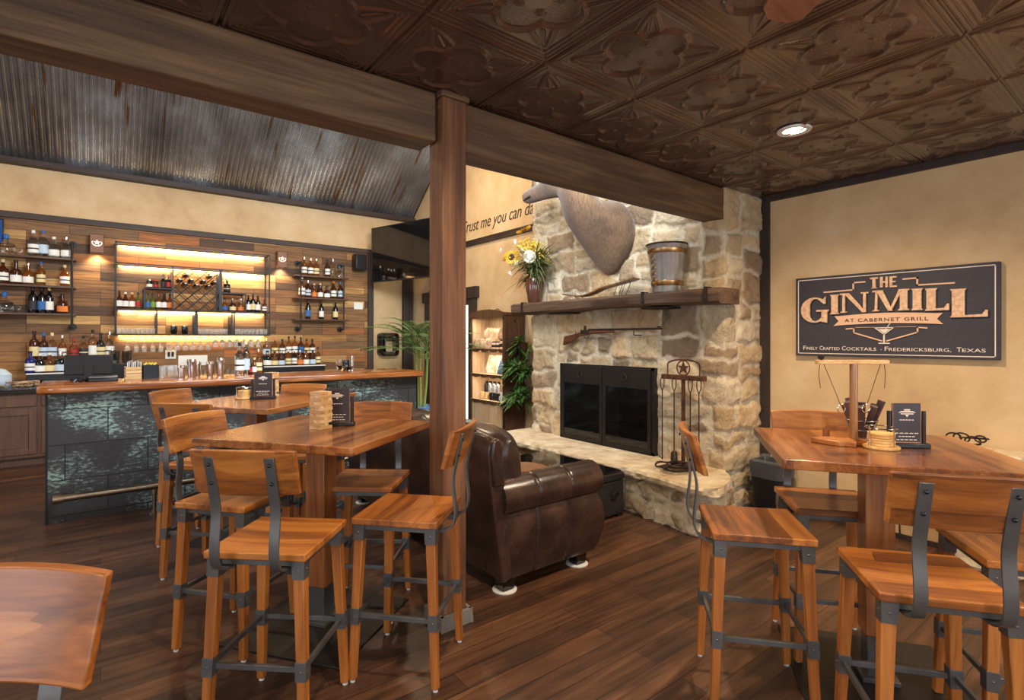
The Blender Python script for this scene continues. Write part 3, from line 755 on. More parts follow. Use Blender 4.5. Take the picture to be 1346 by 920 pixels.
# deer shoulder mount
def ring_loft(rings, n=24):
    vs = []; fs = []; prev = None
    for c, t, rh, rv in rings:
        c = Vector(c); t = Vector(t).normalized(); up = Vector((0,0,1))
        a = t.cross(up) if abs(t.z) < .95 else Vector((0,1,0))
        if prev and a.dot(prev) < 0: a = -a
        a.normalize(); prev = a; b = a.cross(t).normalized()
        if b.dot(Vector((-.3,0,1))) < 0: b = -b
        for k in range(n):
            w = 2*PI*k/n; vs.append(c+a*math.cos(w)*rh+b*math.sin(w)*rv)
    for i in range(len(rings)-1):
        for k in range(n): l = (k+1) % n; fs.append((i*n+k, i*n+l, (i+1)*n+l, (i+1)*n+k))
    fs.append(tuple(range(n))[::-1]); fs.append(tuple((len(rings)-1)*n+k for k in range(n)))
    return MB().add(vs, fs)
dm = thing('deer_shoulder_mount', 'taxidermy elk head and shoulders mounted high on the stone chimney', 'mounted head', (4.07,3.6,2.45))
def fur_body():
    n = 32
    base = []                                    # heart-shaped shoulder plate on the stones, in (y,z)
    for k in range(n):
        w = 2*PI*k/n; cy, cz = 3.60, 2.47
        r = 1.0+.10*math.cos(2*w-.3)
        y = cy-math.cos(w)*.30*(1.0 if math.sin(w) > 0 else 1-.42*abs(math.sin(w))**1.5); z = cz+math.sin(w)*.38*(1.0 if math.sin(w) < 0 else .95)
        base.append((y, z))
    mid = [(3.92, 3.62, 2.50, .27, .31), (3.80, 3.67, 2.60, .235, .25)]
    vs = [(4.10, y, z) for y, z in base]+[(4.0, 3.60+(y-3.60)*1.03, 2.47+(z-2.47)*1.02) for y, z in base]
    for x, cy, cz, ry, rz in mid:
        for k in range(n): w = 2*PI*k/n; vs.append((x+.10*max(0,-math.sin(w))*0, cy-math.cos(w)*ry*(1-.25*max(0,-math.sin(w))), cz+math.sin(w)*rz))
    # neck and head rings
    rest = [((3.72,3.7,2.720),(-.5,.12,.9),.20,.20),((3.67,3.7,2.840),(-.25,.10,1),.165,.185),((3.64,3.72,2.880),(-.05,.30,1),.14,.175),((3.63,3.78,2.970),(0,.75,.7),.12,.16),((3.625,3.88,3.015),(0,1,.15),.115,.15),
            ((3.62,3.98,3.015),(0,1,-.05),.105,.13),((3.615,4.08,3.000),(0,1,-.12),.085,.11),((3.61,4.19,2.985),(0,1,-.10),.07,.09),((3.605,4.3,2.975),(0,1,-.06),.064,.08),((3.6,4.38,2.970),(0,1,-.05),.060,.072),((3.6,4.425,2.970),(0,1,0),.048,.055),((3.6,4.445,2.970),(0,1,0),.022,.026)]
    fs = []
    for c, t, rh, rv in rest:
        c = Vector(c); t = Vector(t).normalized()
        a = Vector((0,-1,0)); a = (a-t*a.dot(t)); 
        if a.length < .35: a = Vector((-1,0,0))*1.0+Vector((0,-1,0))*.0; a = a-t*a.dot(t)
        a.normalize(); b = t.cross(a).normalized()
        # keep ring orientation continuous with the plate: k=0 towards -y... top towards +z
        ring = []
        for k in range(n):
            w = 2*PI*k/n; ring.append((math.cos(w), math.sin(w)))
        if abs(t.y) < .72:
            A = Vector((0,-1,0))-t*(-t.y); A.normalize(); B = A.cross(t).normalized()
            if B.dot(Vector((1,0,.6))) < 0: B = -B
            for cw, sw in ring: vs.append(tuple(c+A*cw*rv+B*sw*rh))
        else:
            # muzzle: former -y side becomes the crown (up), former +x side stays +x
            A = Vector((0,0,1))-t*t.z; A.normalize(); B = Vector((1,0,0))
            for cw, sw in ring: vs.append(tuple(c+A*cw*rv+B*sw*rh))
    m_ = len(vs)//n
    for i in range(m_-1):
        for k in range(n): l = (k+1) % n; fs.append((i*n+k, i*n+l, (i+1)*n+l, (i+1)*n+k))
    fs.append(tuple(range(n))[::-1]); fs.append(tuple((m_-1)*n+k for k in range(n)))
    return MB().add(vs, fs)
body = obj('body', fur_body(), M['fur'], dm, world=True)
ss = body.modifiers.new('sub', 'SUBSURF'); ss.levels = 1; ss.render_levels = 2
for sx in (-1,1):
    e_ = MB(); c = Vector((3.625+sx*.10,3.86,3.09)); d = Vector((sx*.16,-.05,.08))
    e_.ribbon([c,c+d*.4,c+d*.8,c+d],.07,.012,side=(0,1,.3)); obj('ear', e_, M['fur'], dm, world=True)
    obj('eye', MB().sphere((3.62+sx*.095,3.99,3.055),.018,8,6), M['blackgloss'], dm, world=True)
    obj('nostril', MB().sphere((3.60+sx*.040,4.41,2.985),.018,8,6,(.7,.9,.6)), M['ink'], dm, world=True)
obj('mouth', MB().tube([(3.530,4.26,2.945),(3.540,4.34,2.938),(3.57,4.415,2.934),(3.63,4.415,2.934),(3.66,4.34,2.938),(3.67,4.26,2.945)],.008,6), M['ink'], dm, world=True)
# galvanised bucket
bk = thing('galvanised_bucket', 'tall galvanised metal bucket with brass bands and side lacing on the mantel', 'bucket', (3.935,2.87,1.868))
prof = [(.0,0),(.128,0),(.132,.01),(.178,.40),(.186,.41),(.186,.425),(.172,.42),(.126,.02),(0,.02)]
obj('shell', MB().lathe([(r*.93,z) for r,z in prof], n=36, cap=False), M['galv'], bk)
rfn = lambda z: (.132+(.178-.132)*(z-.01)/.39)*.93+.002
for z0, z1 in ((.055,.10),(.335,.375)): obj('brass_band', MB().lathe([(rfn(z0),z0),(rfn(z0)+.002,z0+.003),(rfn(z1)+.002,z1-.003),(rfn(z1),z1)], n=36, cap=False), M['brass'], bk)
obj('rim', MB().tube([(.173*math.cos(a),.173*math.sin(a),.418) for a in [2*PI*i/36 for i in range(36)]], .008, 8, closed=True), M['iron'], bk)
lc = MB()
for i in range(7):
    z = .05+i*.05; a = R(168); 
    for da, db in ((-.14,.14),(.14,-.14)):
        lc.tube([((rfn(z)+.004)*math.cos(a+da),(rfn(z)+.004)*math.sin(a+da),z),((rfn(z+.03)+.008)*math.cos(a),(rfn(z+.03)+.008)*math.sin(a),z+.018),((rfn(z+.035)+.004)*math.cos(a+db),(rfn(z+.035)+.004)*math.sin(a+db),z+.036)],.0035,5)
obj('lacing', lc, M['brass'], bk)
# curved tasting rack
sd = thing('curved_display_rack', 'long curved wooden rack on crossed wire legs holding tiny glasses on the mantel', 'rack', (3.93,3.68,1.868))
def sz(t): return .085+.012*math.cos(t*2.6)-.03*math.sin(t*3.1)+(0.05*t*t if t > .5 else 0)+.045*max(0,t-.45)
pts = []
for i in range(21):
    t = i/20; y = .47-.95*t; z = .07+.13*(max(0,t-.28))**1.35-.035*math.sin(min(t,.56)/.56*PI)
    pts.append((0,y,z))
obj('board', MB().ribbon(pts,.10,.012,side=(1,0,0)), wood('rack_wood', (70,42,26), (112,72,44), (140,96,60), axis=1), sd)
for (i, dy) in ((2,-.075),(4,-.075),(16,.06),(18,.06)):
    p = pts[i]; w = MB()
    for x in (-.035,.035): w.cyl((x,p[1],p[2]),(x,p[1]+dy,0.002),.003,n=5)
    obj('wire_leg', w, M['iron'], sd)
for i, k in enumerate((1,2,3,5,7,9,11,13,15,17)):
    p = pts[k]; o = obj('shot_glass', MB().lathe([(.009,0),(.013,.03),(.011,.03),(.007,.004)], n=8), M['glass'], None)
    o.location = (3.93, 3.68+p[1], 1.868+p[2]+.007); tag(o, f'tiny clear glass on the curved mantel rack, {ordi(i)} from the vase end', 'glass', 'tiny glasses on the mantel rack')
# vase and flowers
vz = obj('flower_vase', MB().lathe([(0,0),(.062,0),(.068,.01),(.096,.16),(.10,.24),(.094,.28),(.088,.28),(.09,.2),(.055,.02),(0,.02)], n=24, cap=False), M['vase'])
vz.location = (3.92,4.66,1.868); tag(vz, 'glossy dark brown tapered vase on the left end of the mantel', 'vase')
fl = thing('flower_arrangement', 'sunflowers with yellow and white blossoms standing in the brown vase', 'flowers', (3.92,4.66,2.10))
rg = random.Random(3)
def leafy(mb, p, d, L, w, curl=.3, n=5):
    p = Vector(p); d = Vector(d).normalized(); s = d.cross(Vector((0,0,1)))
    if s.length < .1: s = Vector((1,0,0))
    s.normalize(); vs = []; fs = []
    for i in range(n+1):
        t = i/n; q = p+d*L*t-Vector((0,0,curl*L*t*t)); ww = w*math.sin(PI*min(1,.12+t*.86))
        vs += [q-s*ww/2, q+s*ww/2]
    for i in range(n): fs.append((2*i,2*i+1,2*i+3,2*i+2))
    mb.add(vs, fs)
def sunflower(c, d, r):
    d = Vector(d).normalized(); q = d.to_track_quat('Z','Y').to_matrix(); c = Vector(c)
    pm_ = MB()
    for ringi in range(2):
        for i in range(15):
            a = 2*PI*(i+ringi*.5)/15; u = Vector((math.cos(a),math.sin(a),0)); t_ = Vector((-math.sin(a),math.cos(a),0)); z = .01-.012*ringi
            P_ = [u*r*.4, u*r*.75+t_*r*.13, u*r, u*r*.75-t_*r*.13]
            pm_.add([c+q@(p+Vector((0,0,z+(.02 if k == 2 else 0)))) for k, p in enumerate(P_)], [(0,1,2,3)])
    pt = obj('sunflower_head', pm_, M['petal'], fl, world=True, smooth=False, fix=False)
    sm = MB().lathe([(r*.42,0),(r*.45,.012),(r*.3,.024),(0,.022)], n=14); sm.v = [tuple(c+q@Vector(v)) for v in sm.v]
    obj('seed_disc', sm, M['seed'], pt, world=True)
C0 = Vector((3.90,4.70,2.34))
sunflower((3.74,4.84,2.40),(-1,-.3,.1),.085); sunflower((3.84,4.74,2.70),(-.4,.25,1),.095); sunflower((3.80,5.02,2.43),(-.6,.7,.5),.07)
gl = MB()
for i in range(420):
    a = rg.uniform(0,2*PI); e = rg.uniform(-.35,1.0); rad = rg.uniform(.02,.10)
    p = Vector((3.92+rad*math.cos(a)*.6, 4.66+rad*math.sin(a), 2.15+rg.uniform(0,.25)))
    leafy(gl, p, (math.cos(a)*.6, math.sin(a), e+.15), rg.uniform(.12,.34), rg.uniform(.008,.022), rg.uniform(.1,.75))
obj('foliage', gl, M['leafd'], fl, world=True, smooth=False, fix=False)
yb_ = MB()
for i in range(330):
    a = rg.uniform(0,2*PI); b = rg.uniform(-.1,1.5); rr_ = rg.uniform(.17,.30)
    p = C0+Vector((math.cos(a)*math.cos(b)*.8, math.sin(a)*math.cos(b), math.sin(b)*.95))*rr_
    yb_.sphere(p, rg.uniform(.006,.013), 5, 4)
o = obj('small_blossoms', yb_, M['yellowf'], fl, world=True, smooth=False); o['kind'] = 'stuff'
def whiteflower(c, r, n):
    w = MB()
    for i in range(n):
        u = Vector((rg.gauss(0,1),rg.gauss(0,1),rg.gauss(0,1))).normalized(); t_ = u.cross(Vector((.3,.5,.8))).normalized()
        w.add([Vector(c)+u*r*.4, Vector(c)+u*r*.85+t_*r*.25, Vector(c)+u*r, Vector(c)+u*r*.85-t_*r*.25], [(0,1,2,3)])
    w.sphere(c, r*.5, 6, 5)
    obj('white_flower', w, M['whitef'], fl, world=True, smooth=False, fix=False)
whiteflower((3.74,4.52,2.37),.075,90); whiteflower((3.78,4.83,2.58),.03,30); whiteflower((3.80,5.14,2.53),.025,24); whiteflower((3.76,4.90,2.22),.03,30); whiteflower((3.78,4.70,2.46),.028,26); whiteflower((3.75,4.78,2.33),.025,24)
# fire tools
ft = thing('fireplace_tool_stand', 'rust brown iron fireplace tool stand with a star in a ring on top', 'tool stand', (3.86,2.65,.385))
obj('base_plate', MB().lathe([(.0,0),(.13,0),(.12,.015),(.03,.03),(0,.03)], n=20), M['rust'], ft)
obj('pole', MB().b2((-.012,-.012,.02),(.012,.012,.78)), M['rust'], ft)
obj('crossbar', MB().b2((-.025,-.205,.735),(.025,.205,.775)), M['rust'], ft, bevel=.004)
ar = MB(); ar.tube([(0,.155,.77),(0,.155,.86)]+[(0,.155*math.cos(a),.86+.045*math.sin(a)) for a in [PI*i/14 for i in range(15)]]+[(0,-.155,.77)], .007, 6); obj('arch', ar, M['rust'], ft)
obj('ring', MB().tube([(0,.062*math.cos(a),.835+.062*math.sin(a)) for a in [2*PI*i/24 for i in range(24)]], .006, 6, closed=True), M['rust'], ft)
stp = []
for i in range(10): a = PI/2+i*PI/5; r_ = .056 if i % 2 == 0 else .022; stp.append((r_*math.cos(a), .835+r_*math.sin(a)))
obj('star', MB().prism(stp, -.006, .006, axis=0), M['rust'], ft, smooth=False)
for i, (y, kind) in enumerate([(.185,'poker'),(.065,'brush'),(-.09,'tongs'),(-.17,'shovel')]):
    t_ = thing('fireplace_'+kind, {'poker':'iron poker hanging nearest the fireplace doors on the tool stand','brush':'iron-handled brush hanging just left of the tool stand pole','tongs':'iron tongs hanging right of the tool stand pole','shovel':'iron shovel hanging at the right end of the tool stand'}[kind], kind, (3.86-.035, 2.65+y, .50), 0, 'tools on the fireplace stand')
    s_ = MB(); s_.tube([(0,0,.0),(0,0,.52)], .0055, 6); s_.tube([(0,0,.52),(0,.018,.56),(0,.02,.61),(0,.0,.645),(0,-.02,.61),(0,-.018,.56),(0,0,.52)], .0045, 6)
    obj('shaft', s_, M['iron'], t_)
    e_ = MB()
    if kind == 'poker': e_.tube([(0,0,0),(0,0,-.07),(0,.03,-.05)], .006, 6)
    elif kind == 'brush': e_.lathe([(.012,.02),(.028,0),(.032,-.10),(0,-.10)], n=10)
    elif kind == 'tongs': e_.tube([(0,0,.02),(0,.025,-.03),(0,.005,-.09)], .005, 6); e_.tube([(0,0,.02),(0,-.025,-.03),(0,-.005,-.09)], .005, 6)
    else: e_.ribbon([(0,0,.02),(0.0,0,-.09)], .075, .004, side=(0,1,0)); e_.ribbon([(0,.037,-.0),(-.015,.037,-.09)], .004, .012, side=(0,1,0))
    obj('tool_head', e_, M['iron'], t_)
cc = MB()
for k in range(5):
    a0 = k*1.3; cc.tube([(3.70+.03*math.cos(a0)+(.075+.012*k)*math.cos(a),2.62+.10*math.cos(k*2.1)*.5+(.115-.008*k)*math.sin(a),.398+.012*k+.006*math.sin(a*3+k)) for a in [2*PI*i/28 for i in range(28)]], .0075, 6, closed=True)
o = obj('coiled_chain', cc, M['iron'], None); origin(o, (3.70,2.62,.39)); tag(o, 'coil of rusty iron rings lying on the hearth before the tool stand', 'iron coil')
# ------------------------------------------------------------------ hutch beside the chimney
hu = thing('display_hutch', 'tall dark wooden display cabinet with scalloped lit shelves', 'cabinet', (4.46,6.10,0))
hx0, hx1, hy0, hy1, hz = 4.28, 4.63, 5.70, 6.55, 1.80
b_ = MB(); b_.b2((hx0,hy0,0),(hx1,hy0+.03,hz)); b_.b2((hx0,hy1-.03,0),(hx1,hy1,hz)); b_.b2((hx0,hy0,.0),(hx1,hy1,.1)); b_.b2((hx0-.02,hy0-.02,hz-.02),(hx1,hy1+.02,hz+.02))
b_.b2((hx0,hy0,0),(hx0+.02,hy0+.05,hz)); b_.b2((hx0,hy1-.05,0),(hx0+.02,hy1,hz))
obj('carcass', b_, M['hutchw'], hu, world=True, bevel=.003)
obj('back_panel', MB().b2((hx1-.02,hy0+.03,.1),(hx1-.005,hy1-.03,hz-.02)).b2((hx0+.02,hy0+.03,.1),(hx1-.02,hy0+.034,hz-.02)).b2((hx0+.02,hy1-.034,.1),(hx1-.02,hy1-.03,hz-.02)), M['hutchin'], hu, world=True, smooth=False)
obj('cupboard_panel', MB().b2((hx0+.01,hy0+.04,.1),(hx0+.03,hy1-.04,.56)), M['hutchin'], hu, world=True, smooth=False)
def scallop(z, h=.05, inv=False):
    pts = [(hy0+.05,z),(hy1-.05,z)]; n = 24
    for i in range(n+1):
        t = i/n; y = hy1-.05-(hy1-hy0-.1)*t; pts.append((y, z-h*.55-h*.45*abs(math.sin(t*PI*3.5))*(1 if not inv else -1)))
    return pts
HS = [.60,.965,1.325]
for z in HS:
    o = obj('shelf', MB().b2((hx0,hy0+.03,z-.015),(hx1-.02,hy1-.03,z)), M['hutchin'], hu, world=True, smooth=False)
    obj('scalloped_rail', MB().prism(scallop(z-.001), hx0-.005, hx0+.012, axis=0), M['hutchw'], o, world=True, smooth=False)
pts = [(hy0,hz-.05),(hy1,hz-.05)]+[(hy1-(hy1-hy0)*t, hz+.015+.055*math.sin(PI*t)**.6) for t in [i/20 for i in range(21)]]
obj('crest', MB().prism(pts, hx0-.025, hx0-.003, axis=0), M['hutchw'], hu, world=True, smooth=False)
for z in (hz-.035, HS[2]-.03, HS[1]-.03):
    obj('shelf_light', MB().b2((hx0+.03,hy0+.08,z-.006),(hx0+.045,hy1-.08,z)), M['hutchlamp'], hu, world=True, smooth=False)
wt = MB()
for y in (5.95,6.15): wt.tube([(hx0+.06,y+.07*math.cos(a),hz+.02+.055*math.sin(a)) for a in [PI*i/10 for i in range(11)]], .006, 6)
wt.b2((hx0+.03,5.82,hz+.021),(hx0+.12,6.28,hz+.03)); 
o = obj('wire_basket', wt, M['rust'], None); origin(o, (4.35,6.05,hz+.02)); tag(o, 'low rusty basket with two hoops on top of the display cabinet', 'basket')
ri = random.Random(9)
def pouch(y, z, h, w, lab, mat_, x=4.40, grp=None, cat='snack bag', nm='snack_bag'):
    m_ = MB(); vs = []; fs = []
    for i, (t, d) in enumerate(((0,.03),(.15,.04),(.5,.045),(.85,.025),(.93,.004),(1,.004))):
        zz = z+h*t; ww = w/2*(1 if t < .9 else .96)
        vs += [(x-d,y-ww,zz),(x+d,y-ww,zz),(x+d,y+ww,zz),(x-d,y+ww,zz)]
    for i in range(5):
        for k in range(4): l = (k+1) % 4; fs.append((i*4+k,i*4+l,i*4+4+l,i*4+4+k))
    fs += [(3,2,1,0),(20,21,22,23)]
    m_.add(vs, fs); o = obj(nm, m_, mat_, None, bevel=.004); origin(o, (x,y,z)); tag(o, lab, cat, grp); return o
z = HS[2]
for i, y in enumerate((6.44,6.31,6.18)): pouch(y, z, .15, .115, ['printed snack bag at the left end of the cabinet top shelf','printed snack bag second from left on the cabinet top shelf','printed snack bag in the middle front of the cabinet top shelf'][i], M['pack'], 4.36, 'snack bags in the lit cabinet')
bx_ = MB().b2((4.43,6.10,z),(4.58,6.44,z+.14)); o = obj('display_box', bx_, M['hutchin'], None, bevel=.003); origin(o, (4.5,6.27,z)); tag(o, 'pale riser box behind the snack bags on the cabinet top shelf', 'box')
for i, y in enumerate((6.38,6.26,6.14)): pouch(y, z+.14, .16, .115, ['printed bag on the riser, leftmost of three in the cabinet','printed bag on the riser, middle of three in the cabinet','printed bag on the riser, rightmost of three in the cabinet'][i], M['pack'], 4.50, 'snack bags in the lit cabinet')
for i, (y, h) in enumerate(((6.06,.10),(5.97,.10),(5.87,.13),(5.79,.14))):
    t_ = thing('glass_jar', f'small jar with a dark band, {ordi(i)} from the bags on the cabinet top shelf', 'jar', (4.37,y,z), 0, 'jars in the lit cabinet')
    obj('body', MB().lathe([(0,0),(.034,0),(.036,.01),(.036,h*.75),(.028,h*.85),(0,h*.85)], n=14), M['pack'], t_); obj('lid', MB().lathe([(.03,h*.85),(.03,h),(0,h)], n=14), M['iron'], t_); obj('label', MB().lathe([(.0368,h*.2),(.0368,h*.55)], n=14, cap=False), M['black'], t_)
z = HS[1]
def leaning(y0, y1, h, z, x, lab, mat_, nm='framed_print', cat='book'):
    t_ = MB(); rot = Matrix.Rotation(R(18), 3, 'Y')
    t_.box((x,(y0+y1)/2,z+h/2*math.cos(R(18))+.004),(.018,y1-y0,h), rot=rot); o = obj(nm, t_, mat_, None, bevel=.002); origin(o, (x,(y0+y1)/2,z)); return tag(o, lab, cat)
leaning(6.04,6.36,.27,z,4.46,'large pale printed book leaning on the middle shelf of the cabinet', M['bookc'], 'cookbook')
leaning(5.88,6.02,.20,z,4.42,'small grey-blue book leaning right of the large one in the cabinet', M['bluec'], 'small_book')
leaning(5.78,5.86,.19,z,4.42,'narrow white and blue booklet at the right end of the middle shelf', M['lt'], 'booklet')
z = HS[0]
for i, y in enumerate((6.40,6.30,6.20,6.10)):
    t_ = thing('tumbler_bottle', ['black metal bottle at the left of the cabinet bottom shelf','white metal bottle beside the black one in the cabinet','middle white metal bottle on the cabinet bottom shelf','rightmost white metal bottle on the cabinet bottom shelf'][i], 'bottle', (4.48,y,z), 0, 'metal bottles in the lit cabinet')
    obj('body', MB().lathe([(0,0),(.036,0),(.038,.01),(.038,.19),(.022,.22),(0,.22)], n=14), M['black'] if i == 0 else M['galv'], t_); obj('cap', MB().lathe([(.022,.22),(.022,.25),(0,.25)], n=12), M['black'], t_)
for i, y in enumerate((6.36,6.24,6.12,6.04,5.95,5.86,5.78)):
    m_ = M['palew'] if i < 2 else (M['white'] if i >= 5 else M['black'])
    t_ = thing('mug', f'{"tan" if i<2 else ("white" if i>=5 else "black")} mug, {ordi(i)} from the left on the cabinet bottom shelf', 'mug', (4.37,y,z), 0, 'mugs in the lit cabinet')
    h = .13 if i >= 5 else .10
    obj('cup', MB().lathe([(0,0),(.032,0),(.037,.01),(.037,h),(.033,h),(.031,.01),(0,.01)], n=14, cap=False), m_, t_); obj('handle', MB().tube([(-.036,0,.02),(-.06,0,.03),(-.06,0,.07),(-.036,0,.08)], .005, 6), m_, t_)
# hanging greenery between hutch and chimney
def fern(loc, n, L, lab, seed):
    rn = random.Random(seed)
    t_ = thing('hanging_fern', lab, 'plant', loc, 0, 'greenery beside the fireplace')
    f_ = MB(); s2 = MB()
    for i in range(n):
        a = rn.uniform(0,2*PI); out = Vector((math.cos(a)*.9-.35, math.sin(a)*.8-.1, rn.uniform(-.5,.9))).normalized(); ln = L*rn.uniform(.6,1.1)
        P = [out*ln*t*.55+Vector((0,0,-.3*ln*t*t)) for t in (0,.25,.5,.75,1)]
        s2.tube([p for p in P], .003, 4)
        for k in range(9):
            b = 2*PI*k/9; d = (out*.6+Vector((math.cos(b),math.sin(b),math.sin(b*1.7)*.6))*.8).normalized()
            leafy(f_, P[-1], d, rn.uniform(.13,.21), rn.uniform(.028,.044), .35)
    obj('leaves', f_, M['leaf'], t_, smooth=False, fix=False); obj('stems', s2, M['stem'], t_)
    obj('wall_pot', MB().lathe([(0,-.12),(.05,-.12),(.07,0),(.06,0),(.04,-.1),(0,-.1)], n=12, cap=False), M['vase'], t_)
fern((4.40,5.56,1.12), 20, .30, 'bright green leafy plant, upper one hanging beside the display cabinet', 5)
fern((4.40,5.56,.74), 16, .28, 'bright green leafy plant, lower one hanging beside the display cabinet', 6)
fern((4.46,5.52,1.42), 8, .20, 'small sprig of leaves hanging highest beside the cabinet', 8)
hk = MB().tube([(4.40,5.56,1.00),(4.44,5.59,1.2),(4.44,5.60,1.66),(4.44,5.64,1.72),(4.44,5.70,1.70)], .008, 6); hk.tube([(4.46,5.52,1.3),(4.44,5.60,1.62)], .005, 5); hk.tube([(4.40,5.56,.64),(4.44,5.62,.8),(4.44,5.6,1.2)], .006, 5)
o = obj('plant_hanger', hk, M['rust'], None); origin(o, (4.44,5.70,1.70)); tag(o, 'brown cord hanger holding the plants beside the display cabinet', 'hanger')
# ------------------------------------------------------------------ leather sofa
sf = thing('leather_sofa', 'dark brown leather sofa with rolled arms facing the fireplace', 'sofa', (2.15,3.55,0))
SY0, SY1 = 2.36, 4.72
def arm(sgn):
    """sgn -1: near arm (outer side towards -y)"""
    yo = SY0 if sgn < 0 else SY1; k = -sgn       # k points inwards
    nx = 66; cols = []
    prof = [(.085,.075),(.07,.12),(.058,.22),(.05,.32),(.05,.40),(.06,.46),(.045,.475)]
    a0 = [R(t) for t in range(215, -30, -17)]
    prof += [(.13+.115*math.cos(a), .545+.115*math.sin(a)) for a in a0]
    prof += [(.25,.42),(.25,.10)]
    vs = []; fs = []
    for i in range(nx+1):
        t = i/nx; x = 1.80+.76*t
        seam = sum(math.exp(-((t-c)/.010)**2) for c in (.3333,.6667))
        for j, (y, z) in enumerate(prof):
            fwd = .085*math.sin(PI*min(1,max(0,(z-.06)/.42)))*t**3 if j < 7 else 0
            puff = (-.007*math.sin(PI*min(1,max(0,((t*3) % 1))))**.5 if j in (1,2,3,4) else 0)
            roll = j >= 7 and j < 7+len(a0)
            g = .007*seam if (roll or j < 6) else 0
            yy = y+puff+g; xx = x+fwd+(.03*t**4 if roll else 0)
            zz = z-(g if roll else 0)+(-.0 if roll else 0)+ (.028*(t-.5) if roll else 0)*0
            vs.append((xx, yo+k*yy, zz))
    m = len(prof)
    for i in range(nx):
        for j in range(m-1): fs.append((i*m+j, i*m+j+1, (i+1)*m+j+1, (i+1)*m+j))
        fs.append((i*m+m-1, i*m, (i+1)*m, (i+1)*m+m-1))
    fs += [tuple(range(m))[::-1], tuple(nx*m+j for j in range(m))]
    o = obj('arm', MB().add(vs, fs), M['leather'], sf, world=True, bevel=.012)
    # front scroll panel
    pp = [(2.565, yo+k*(.13+.10*math.cos(a)), .545+.10*math.sin(a)) for a in [2*PI*i/20 for i in range(20)]]
    obj('piping', MB().tube(pp, .006, 6, closed=True), M['leather'], o, world=True)
    return o
arm(-1); arm(1)
def cushion(name, c, d, r=.05, puff=.03, rot=None, mat=None, parent=None, crease=0):
    bm = bmesh.new(); bmesh.ops.create_cube(bm, size=1)
    bmesh.ops.subdivide_edges(bm, edges=bm.edges[:], cuts=7, use_grid_fill=True)
    w = wloc(parent) if parent else Vector((0,0,0))
    for v in bm.verts:
        p = v.co.copy()*2; q = Vector([math.copysign(min(1,abs(a)), a) for a in p])
        f = Vector((math.sqrt(max(0,1-q.y**2*.5-q.z**2*.12)), math.sqrt(max(0,1-q.x**2*.12-q.z**2*.12)), math.sqrt(max(0,1-q.x**2*.5-q.y**2*.12))))
        e = 4.0
        ln = (abs(q.x)**e+abs(q.y)**e+abs(q.z)**e)**(1/e); q = q/ln
        s = Vector((q.x*d[0]/2, q.y*d[1]/2, q.z*d[2]/2))
        s += s.normalized()*(crease*(mn.noise(p*2.3+Vector(c))))
        if rot is not None: s = rot @ s
        v.co = s+Vector(c)-w
    me = bpy.data.meshes.new(name); bm.to_mesh(me); bm.free()
    o = link(name, me, mat or M['leather'], parent)
    ss = o.modifiers.new('sub', 'SUBSURF'); ss.levels = 1; ss.render_levels = 1; return o
bd = MB(); bd.b2((1.78,SY0+.22,.09),(2.52,SY1-.22,.30))
obj('base', bd, M['leather'], sf, world=True, bevel=.015)
# raked back with padded top roll
prof = [(1.80,.08),(1.765,.30),(1.72,.60),(1.70,.82),(1.703,.885),(1.725,.920),(1.76,.918),(1.785,.88),(1.84,.45),(1.87,.10)]
bk_ = MB(); n = 40; vs = []; fs = []; m = len(prof)
for i in range(n+1):
    t = i/n; y = SY0+.05+(SY1-SY0-.10)*t; seam = sum(math.exp(-((t-c)/.008)**2) for c in (.335,.665))
    e = min(1, min(t,1-t)*18+.55)
    for j, (x, z) in enumerate(prof):
        zz = z-(.012*seam if j in (4,5,6) else 0)-(1-e)*.05*(j in (3,4,5,6,7)); vs.append((x+(.01*seam if j in (2,3) else 0), y, zz))
for i in range(n):
    for j in range(m): l = (j+1) % m; fs.append((i*m+j,i*m+l,(i+1)*m+l,(i+1)*m+j))
fs += [tuple(range(m))[::-1], tuple(n*m+j for j in range(m))]
bk_.add(vs, fs); obj('back', bk_, M['leather'], sf, world=True, bevel=.01)
wg = MB()   # near wing panel strip at the end of the back
wg.prism([(1.722,.64),(1.705,.83),(1.715,.895),(1.745,.912),(1.775,.895),(1.785,.85),(1.79,.64)], SY0+.025, SY0+.07, axis=1)
obj('wing_panel', wg, M['leather'], sf, world=True, bevel=.012)
for i in range(3):
    y0 = SY0+.24; w = (SY1-SY0-.48)/3; cy = y0+w*(i+.5)
    cushion('seat_cushion', (2.25,cy,.38), (.62,w-.01,.19), mat=M['leather'], parent=sf, crease=.006)
    cushion('back_cushion', (1.905,cy if i else cy-.075,.685), (.23,w-(.01 if i else -.15),.50), rot=Matrix.Rotation(R(-8), 3, 'Y'), mat=M['leather'], parent=sf, crease=.016)
for x in (1.87,2.46):
    for y in (SY0+.13, SY1-.13):
        f_ = obj('foot', MB().box((x,y,.042),(.095,.095,.075),taper=.8), M['blackgloss'], sf, world=True, bevel=.004)
        obj('foot_pad', MB().lathe([(.0,0),(.072,0),(.072,.006),(.066,.010),(0,.006)], c=(x,y,0), n=24), M['pad'], f_, world=True)
o = cushion('throw_pillow', (2.28,2.78,.545), (.40,.36,.14), rot=Matrix.Rotation(R(8),3,'Y'), mat=M['suede'], crease=.02)
tag(o, 'tan suede pillow lying on the sofa seat behind the near arm', 'pillow')
tr = thing('leather_trunk', 'low black leather trunk table with an iron ring handle beside the hearth', 'trunk', (3.13,3.42,0))
obj('box', MB().b2((2.83,2.93,.02),(3.44,3.92,.30)), M['trunk'], tr, world=True, bevel=.012)
obj('lid', MB().b2((2.825,2.925,.303),(3.445,3.925,.365)), M['trunk'], tr, world=True, bevel=.012)
obj('glass_top', MB().b2((2.84,2.95,.366),(3.43,3.91,.374)), M['blackgloss'], tr, world=True, bevel=.002)
